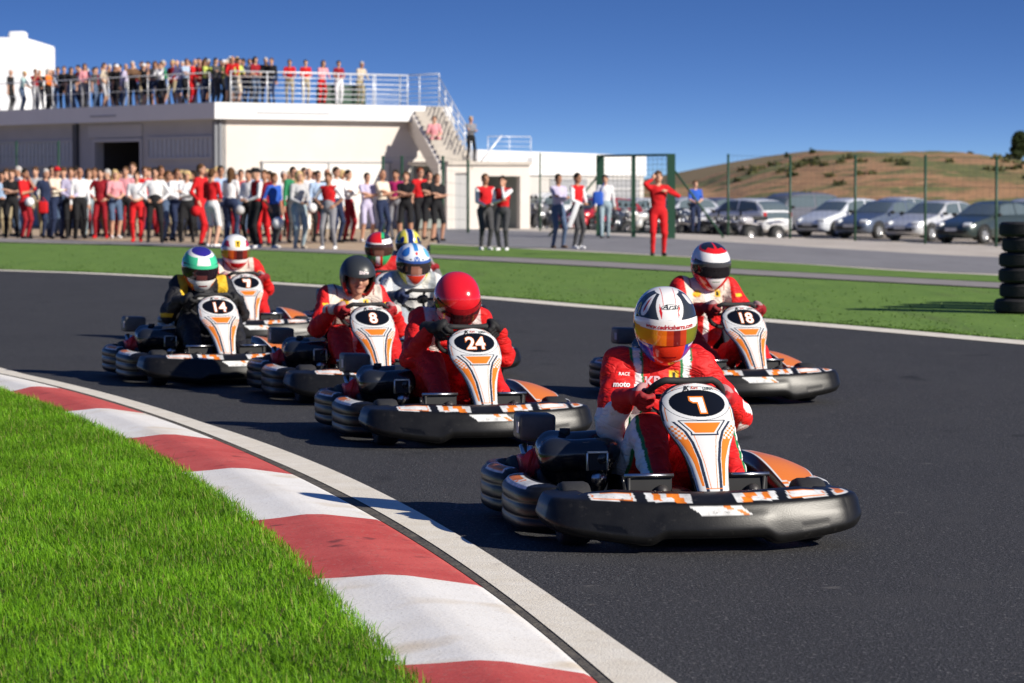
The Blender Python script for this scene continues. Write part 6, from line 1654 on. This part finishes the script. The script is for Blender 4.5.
# ------------------------------------------------------------------ parked cars
CARP = {}
def car_sections(kind):
    L_, Wd = (4.45,1.76) if kind == 'sedan' else ((4.05,1.72) if kind == 'hatch' else (4.5,1.80))
    # station: x, belt z, roof z (== belt where no cabin), half width
    if kind == 'sedan': st = [(0,.52,.52,.60),(.06,.62,.62,.74),(.35,.74,.74,.84),(.9,.86,.86,.87),(1.25,.93,.94,.88),(1.55,.95,1.13,.88),(1.95,.96,1.38,.88),(2.3,.96,1.44,.88),(2.9,.97,1.45,.88),(3.3,.98,1.38,.88),(3.7,.99,1.16,.87),(3.95,1.0,1.02,.86),(4.25,.98,.98,.83),(4.40,.90,.90,.76),(4.45,.70,.70,.66)]
    elif kind == 'hatch': st = [(0,.50,.50,.58),(.06,.62,.62,.72),(.30,.76,.76,.82),(.75,.88,.88,.85),(1.05,.95,.96,.86),(1.35,.97,1.16,.86),(1.75,.98,1.42,.86),(2.2,.99,1.50,.86),(2.9,1.0,1.49,.86),(3.4,1.02,1.44,.85),(3.72,1.03,1.30,.84),(3.95,1.02,1.06,.81),(4.02,.85,.85,.76),(4.05,.60,.60,.70)]
    else: st = [(0,.55,.55,.60),(.05,.72,.72,.76),(.3,.90,.90,.86),(.75,1.02,1.03,.89),(1.0,1.06,1.18,.90),(1.4,1.08,1.55,.90),(1.8,1.1,1.68,.90),(2.6,1.1,1.72,.90),(3.6,1.1,1.70,.90),(4.2,1.1,1.60,.88),(4.42,1.05,1.10,.85),(4.48,.8,.8,.8),(4.5,.6,.6,.74)]
    return L_, Wd, st
def car_surf(kind):
    L_, Wd, st = car_sections(kind); A = np.array(st); n = 90; xs_ = catmull(A[:, :2], n)[:,0]; xs_ = np.linspace(0, L_, n)
    bel = np.interp(xs_, A[:,0], A[:,1]); rf = np.maximum(np.interp(xs_, A[:,0], A[:,2]), bel+.005); w_ = np.interp(xs_, A[:,0], A[:,3])
    for _ in range(2): rf = np.convolve(np.pad(rf,1,'edge'),[.25,.5,.25],'valid'); w_ = np.convolve(np.pad(w_,1,'edge'),[.25,.5,.25],'valid')
    S = np.zeros((n, 14, 3))
    for i,(x,b,r,w) in enumerate(zip(xs_, bel, rf, w_)):
        cab = min((r-b)/.4, 1); wr = w*(.93-.17*cab); zb = .22+.10*max(0,(.25-x)/.25)+.10*max(0,(x-L_+.3)/.3)
        pts = [(0,zb),(w*.90,zb),(w*.985,zb+.06),(w*1.0,zb+.16),(w*1.0,(b+zb)/2),(w*.985,b-.12),(w*.955,b-.02),(w*.93,b+.0),(w*.93-(w*.93-wr)*.33,b+(r-b)*.33),(w*.93-(w*.93-wr)*.66,b+(r-b)*.66),(wr*1.0,b+(r-b)*.90),(wr*.90,r-.004),(wr*.5,r+.012*cab+.01),(0,r+.018*cab+.012)]
        S[i,:,0] = x-L_/2; S[i,:,1] = [p[0] for p in pts]; S[i,:,2] = [p[1] for p in pts]
    return L_, xs_, S, bel, rf
def patch(S, x0, x1, j0, j1, off, L_, slope=(0,0), ni=14, nj=6, mirror=False):
    n = S.shape[0]; V = []
    for a in range(ni):
        for b in range(nj):
            j = j0+(j1-j0)*b/(nj-1); x = x0+(x1-x0)*a/(ni-1); fj = b/(nj-1)
            x += slope[0]*fj*(1-a/(ni-1))+slope[1]*fj*(a/(ni-1))
            i = np.clip(x/L_*(n-1), 0, n-1.001); ia = int(i); fi = i-ia; ja = min(int(j),12); fb_ = j-ja
            p = (S[ia,ja]*(1-fi)*(1-fb_)+S[ia+1,ja]*fi*(1-fb_)+S[ia,ja+1]*(1-fi)*fb_+S[ia+1,ja+1]*fi*fb_)
            V.append(p)
    V = np.array(V).reshape(ni,nj,3); du = np.gradient(V,axis=0); dv = np.gradient(V,axis=1); N = np.cross(du,dv); N /= np.linalg.norm(N,axis=-1,keepdims=True)+1e-9
    c = V[...,1:2]*0+1
    if (N[ni//2,nj//2]@np.array([0,V[ni//2,nj//2,1],V[ni//2,nj//2,2]-.6])) < 0: N = -N
    V = V+N*off
    V = V.reshape(-1,3); F = grid_faces(ni,nj)
    if mirror: V = V*np.array([1,-1,1])
    return V, F
def make_car(kind):
    L_, xs_, S, bel, rf = car_surf(kind); e = empty('parked_car')
    body = S.reshape(-1,3); m2 = body*np.array([1,-1,1]); n = len(body); F = grid_faces(*S.shape[:2])
    V = np.vstack([body, m2]); F2 = np.vstack([F, (F+n)[:, ::-1]])
    me = mesh_np(V, F2); bm = bmesh.new(); bm.from_mesh(me); bmesh.ops.remove_doubles(bm, verts=bm.verts, dist=1e-4); bmesh.ops.holes_fill(bm, edges=bm.edges, sides=0); bmesh.ops.recalc_face_normals(bm, faces=bm.faces); 
    bm.to_mesh(me); bm.free(); b = link('body', me, e, flat((.5,.5,.5))); 
    glass = mat('car_glass', (.10,.13,.14), .06, spec=.8, coat=.5)
    cab = np.where(rf-bel > .12)[0]; xa, xb = xs_[cab[0]], xs_[cab[-1]]
    full = np.where(rf-bel > .36)[0]; fa, fb2 = xs_[full[0]], xs_[full[-1]]
    def add(name, V, F, m, par=b): o = link(name, mesh_np(V, F), par, m); return o
    mid = (fa+fb2)/2
    for mir in (False, True):
        V, F = patch(S, fa-.22, mid-.04, 7.25, 10.2, .004, L_, slope=(.26,0), mirror=mir); add('side_window', V, F, glass, e)
        V, F = patch(S, mid+.04, fb2+.20, 7.25, 10.2, .004, L_, slope=(0,-.26), mirror=mir); add('side_window', V, F, glass, e)
    # windscreen and rear window as curved patches across the car
    def screen(x0, x1, name):
        ni, nj = 10, 17; V = []
        for a in range(ni):
            x = x0+(x1-x0)*a/(ni-1); i = min(x/L_*89, 88.99); ia = int(i); f = i-ia; row = S[ia]*(1-f)+S[ia+1]*f
            for b_ in range(nj):
                q = -1+2*b_/(nj-1); wv = abs(q)*row[10,1]*.96; z = np.interp(wv, row[::-1][:4,1][[0,1,2,3]], row[::-1][:4,2]); V.append((row[0,0], math.copysign(wv,q), z+.008))
        return add(name, np.array(V), grid_faces(ni,nj), glass, e)
    i0 = cab[0]; screen(xs_[cab[0]]-.12, fa+.02, 'windscreen'); screen(fb2+.02, xs_[cab[-1]]+.05, 'rear_window')
    wx = (.78, L_-.78) if kind != 'van' else (.85, L_-.85)
    for x in wx:
        for s in (-1,1):
            c_ = (x-L_/2, s*(.80 if kind != 'van' else .82), .31); w_ = MB().lathe([(.17,-.10),(.20,-.11),(.29,-.11),(.315,-.08),(.32,0),(.315,.08),(.29,.11),(.20,.11),(.17,.10)], c_, (0,1,0), 30).build('wheel', M['rubber'], e)
            r_ = MB(); r_.lathe([(0,s*.09),(.05,s*.10),(.06,s*.07),(.17,s*.075),(.20,s*.112),(.21,s*.10)], c_, (0,1,0), 24)
            for q in range(5): a = q*2*math.pi/5; r_.box((c_[0]+math.cos(a)*.11, c_[1]+s*.092, c_[2]+math.sin(a)*.11),(.16,.02,.04),rot=(0,-a,0))
            r_.build('rim', flat((.55,.56,.57),.3,metal=.7), w_)
            MB().lathe([(0,s*.0),(.385,s*.0),(.385,s*.012)], (c_[0], s*.872 if kind != 'van' else s*.885, c_[2]+.02), (0,1,0), 30).build('wheel_arch', M['black'], e) if False else None
            ar = MB(); pts = [(c_[0]+math.cos(a)*.355, s*(.868 if kind == 'sedan' else .85 if kind=='hatch' else .89), c_[2]+math.sin(a)*.355) for a in np.linspace(-.15, math.pi+.15, 20)]; ar.tube(pts, .028, 6); ar.build('wheel_arch', M['black'], e)
    for s in (-1,1):
        MB().box((-L_/2+.16, s*.60, .66 if kind != 'van' else .78),(.22,.30,.13),rot=(0,-.3,s*-.35),bev=.04).build('headlight', flat((.65,.68,.70),.1,spec=.8), e)
        MB().box((L_/2-.10, s*.68, .88),(.12,.16,.22),bev=.03).build('tail_light', flat((.45,.01,.01),.2), e)
        MB().box((-L_/2+(1.45 if kind!='van' else 1.3), s*.98, 1.0 if kind!='van' else 1.15),(.12,.18,.12),bev=.035).build('mirror', M['black'], e)
    MB().box((-L_/2+.03,0,.42),(.07,1.15,.17),bev=.03).build('grille', M['black'], e)
    MB().box((-L_/2-.012,0,.50),(.01,.50,.11)).build('number_plate', flat((.75,.75,.72)), e); MB().box((L_/2+.004,0,.70),(.01,.50,.11)).build('number_plate', flat((.75,.75,.72)), e)
    MB().box((0,0,.26),(L_*.86,1.3,.14)).build('underbody', M['black'], e)
    return e
PAINT = {}
def cpaint(c):
    if c not in PAINT: PAINT[c] = mat('car_paint', c, .28, metal=.35 if max(c) < .7 else .1, spec=.6, coat=.7)
    return PAINT[c]
cars = {k: make_car(k) for k in ('sedan','hatch','van')}; used = set()
SIL = (.66,.67,.68); 
def place_car(x, s, kind, col, yaw, label, dz=0):
    e = cars[kind] if kind not in used else copy_tree(cars[kind]); used.add(kind)
    d = 3200/s; X = (x-512)/s; e.location = (X, d, float(park_z(np.array([X]), np.array([d]))[0])+.01+dz); e.rotation_euler = (0,0,R(yaw))
    b = [c for c in e.children if c.name.startswith('body')][0]; b.material_slots[0].link = 'OBJECT'; b.material_slots[0].material = cpaint(col)
    tag(e, label, 'car', 'cars parked beyond the fence'); return e
# yaw 0: nose towards -x (image left), side towards the camera
place_car(742, 25.6, 'hatch', (.74,.75,.76), -50, 'white hatchback with its tail to the track, behind the quad bikes')
place_car(792, 24.6, 'van', (.17,.17,.19), 40, 'dark grey people carrier left of the silver-white hatchback')
place_car(842, 25.2, 'hatch', (.66,.69,.74), 42, 'silver-white hatchback in the middle of the parked row')
place_car(884, 26.0, 'sedan', (.12,.15,.21), 46, 'dark blue saloon left of the silver saloon')
place_car(893, 23.2, 'hatch', SIL, 44, 'silver hatchback hidden behind the dark blue saloon')
place_car(936, 27.2, 'sedan', SIL, 46, 'silver saloon with bright alloy wheel, largest of the parked row')
place_car(990, 28.4, 'sedan', (.05,.07,.068), 44, 'very dark green saloon at the right end of the parked row')
place_car(1026, 26.0, 'hatch', (.58,.59,.60), 44, 'silver car behind the dark green saloon at the right edge')
place_car(1075, 29.5, 'sedan', (.3,.03,.03), 44, 'dark red saloon beyond the right edge')
place_car(764, 22.4, 'sedan', (.07,.08,.09), 42, 'black saloon glimpsed between the white hatchback and the people carrier')
place_car(712, 22.3, 'sedan', (.12,.13,.17), 40, 'dark saloon behind the person in blue among motorbikes')
place_car(551, 22.2, 'van', (.74,.75,.76), 38, 'white van parked behind the row of motorbikes')
place_car(596, 23.4, 'hatch', (.45,.02,.03), 38, 'red car half hidden behind the green gate')
place_car(632, 22.6, 'sedan', SIL, 40, 'silver saloon seen through the green gate')
place_car(676, 23.0, 'hatch', (.5,.52,.56), 40, 'grey hatchback just right of the gate')
# ------------------------------------------------------------------ motorbikes and quad bikes
def make_bike():
    e = empty('motorbike')
    for x in (-.68,.68):
        w_ = MB().lathe([(.24,-.045),(.29,-.055),(.325,-.03),(.335,0),(.325,.03),(.29,.055),(.24,.045)], (x,0,.335), (0,1,0), 28).build('wheel', M['rubber'], e)
        r_ = MB(); r_.lathe([(.24,-.03),(.25,0),(.24,.03),(.225,.0),(.24,-.03)], (x,0,.335), (0,1,0), 28)
        for q in range(6): a = q*math.pi/3; r_.tube([(x,0,.335),(x+math.cos(a)*.235,0,.335+math.sin(a)*.235)], .014, 6)
        r_.build('rim', M['steel'], w_)
    MB().tube([(-.68,-.07,.335),(-.45,-.07,.95)], .025, 8).tube([(-.68,.07,.335),(-.45,.07,.95)], .025, 8).tube([(-.45,-.07,.95),(-.45,.07,.95)], .03, 8).build('fork', M['steel'], e)
    hb = MB().tube([(-.30,-.36,1.04),(-.42,-.18,1.03),(-.44,0,.98),(-.42,.18,1.03),(-.30,.36,1.04)], .016, 8).build('handlebar', M['black'], e)
    for s in (-1,1): MB().lathe([(0,-.012),(.055,-.01),(.055,.01),(0,.012)], (-.40,s*.33,1.17), (1,0,0), 14).build('mirror', M['black'], hb)
    f = MB().tube([(-.45,0,.9),(-.1,0,.72),(.25,0,.68),(.68,.0,.335)], .035, 8).tube([(-.42,0,.85),(-.25,0,.4),(.2,0,.33),(.3,0,.66)], .03, 8).tube([(.25,0,.4),(.68,.06,.335)], .03, 8); f.build('frame', M['darksteel'], e)
    g_ = MB().box((-.02,0,.42),(.42,.30,.30),bev=.05).box((-.05,0,.62),(.24,.22,.18),bev=.04); g_.build('engine', M['darksteel'], e)
    t = SDF(); t.ell((-.18,0,.84),(.24,.15,.13),k=.04); t.ell((-.52,0,.88),(.16,.17,.18),k=.05); t.cone((-.35,.0,.60),(-.30,0,.75),.14,.12,k=.08); V, F = t.mesh(.02); link('fairing', mesh_np(V, F), e, flat((.4,.02,.02)))
    t = SDF(); t.cone((.08,0,.82),(.40,0,.84),.09,.10,k=.05); t.cone((.40,0,.85),(.75,0,.98),.10,.05,k=.05); V, F = t.mesh(.02); link('saddle', mesh_np(V, F), e, M['black'])
    MB().tube([(.0,.14,.35),(.45,.17,.38),(.80,.17,.52)], [.03,.05,.055], 12).build('exhaust', M['steel'], e)
    MB().lathe([(0,-.03),(.07,-.025),(.085,.02)], (-.68,0,.90), (-1,0,0), 18).build('headlight', flat((.7,.7,.68),.1), e)
    MB().tube([(-.68+.35*math.cos(a),0,.335+.36*math.sin(a)) for a in np.linspace(.3,2.2,9)], .03, 6).build('mudguard', M['black'], e)
    return e
def make_quad():
    e = empty('quad_bike')
    for x in (-.55,.55):
        for s in (-1,1):
            w_ = MB().lathe([(.12,-.12),(.20,-.13),(.255,-.10),(.27,0),(.255,.10),(.20,.13),(.12,.12)], (x,s*.42,.27), (0,1,0), 28).build('wheel', M['rubber'], e)
            MB().lathe([(0,s*.06),(.06,s*.08),(.12,s*.10),(.13,s*.12),(.13,0)], (x,s*.42,.27), (0,1,0), 18).build('rim', flat((.6,.6,.6),.3,metal=.6), w_)
    MB().box((0,0,.40),(.60,.28,.28),bev=.05).tube([(-.55,-.42,.27),(-.55,.42,.27)], .025, 8).tube([(.55,-.42,.27),(.55,.42,.27)], .025, 8).tube([(-.55,-.3,.3),(-.35,-.12,.55)], .02, 8).tube([(-.55,.3,.3),(-.35,.12,.55)], .02, 8).build('chassis', M['darksteel'], e)
    for x in (-.52,.52):
        for s in (-1,1): MB().box((x,s*.40,.60),(.52,.26,.05),rot=(s*-.15,(.12 if x<0 else -.12),0),bev=.02).build('mudguard', flat((.5,.5,.5)), e)
    MB().box((-.25,0,.66),(.45,.26,.22),bev=.08).build('tank_cover', flat((.5,.5,.5)), e)
    MB().box((.22,0,.72),(.60,.26,.13),bev=.05).build('saddle', M['black'], e)
    MB().tube([(-.35,-.38,.98),(-.45,-.15,.94),(-.45,.15,.94),(-.35,.38,.98)], .016, 8).tube([(-.48,0,.60),(-.45,0,.94)], .03, 8).build('handlebar', M['black'], e)
    for s in (-1,1): MB().lathe([(0,-.02),(.055,-.02),(.065,.02)], (-.62,s*.14,.72), (-1,0,0), 14).build('headlight', flat((.7,.7,.68),.1), e)
    return e
bk = make_bike(); qd = make_quad(); ub = set()
def place_b(proto, x, s, yaw, col, label, cat, grp, zadd=0.0):
    key = proto.name.split('.')[0]; e = proto if key not in ub else copy_tree(proto); ub.add(key)
    d = 3200/s; X = (x-512)/s; e.location = (X, d, float(park_z(np.array([X]), np.array([d]))[0])+.01); e.rotation_euler = (0,0,R(yaw))
    for c in e.children:
        if c.name.startswith(('fairing','tank_cover','mudguard')) and not (key == 'motorbike' and c.name.startswith('mudguard')): c.material_slots[0].link = 'OBJECT'; c.material_slots[0].material = cpaint(col)
    e.scale = (1.15,)*3 if cat == 'motorbike' else (1.22,)*3; tag(e, label, cat, grp)
gb = 'motorbikes parked behind the gate'
place_b(bk, 519, 27.5, 70, (.03,.03,.035), 'black motorbike nearest the stair building', 'motorbike', gb)
place_b(bk, 533, 27.5, 60, (.05,.05,.06), 'black motorbike, second from the stair building', 'motorbike', gb)
place_b(bk, 546, 27.8, 66, (.25,.25,.26), 'grey motorbike close to the left of the lilac shirt', 'motorbike', gb)
place_b(bk, 592, 28.2, 40, (.50,.02,.03), 'motorbike with bright red fairing left of the gate', 'motorbike', gb)
place_b(bk, 622, 28.5, 62, (.05,.06,.08), 'dark motorbike behind the left half of the gate', 'motorbike', gb)
place_b(bk, 648, 28.8, 30, (.62,.62,.60), 'white and black motorbike behind the person in the red race suit', 'motorbike', gb)
place_b(bk, 688, 27.5, 50, (.04,.05,.07), 'dark motorbike left of the person in blue', 'motorbike', gb)
place_b(bk, 526, 26.6, 110, (.03,.03,.035), 'black motorbike parked crosswise behind the first ones', 'motorbike', gb)
place_b(bk, 636, 27.6, 45, (.5,.5,.5), 'silver motorbike behind the right half of the gate', 'motorbike', gb)
place_b(bk, 662, 27.2, 70, (.45,.03,.03), 'dark red motorbike behind the legs of the red race suit', 'motorbike', gb)
gq = 'quad bikes parked beside the white hatchback'
place_b(qd, 706, 28.4, 35, (.55,.55,.56), 'silver quad bike beside the person in blue', 'quad bike', gq)
place_b(qd, 728, 28.6, 50, (.05,.05,.06), 'black quad bike between two lighter ones', 'quad bike', gq)
place_b(qd, 752, 28.8, 40, (.62,.60,.60), 'white quad bike in front of the white hatchback', 'quad bike', gq)
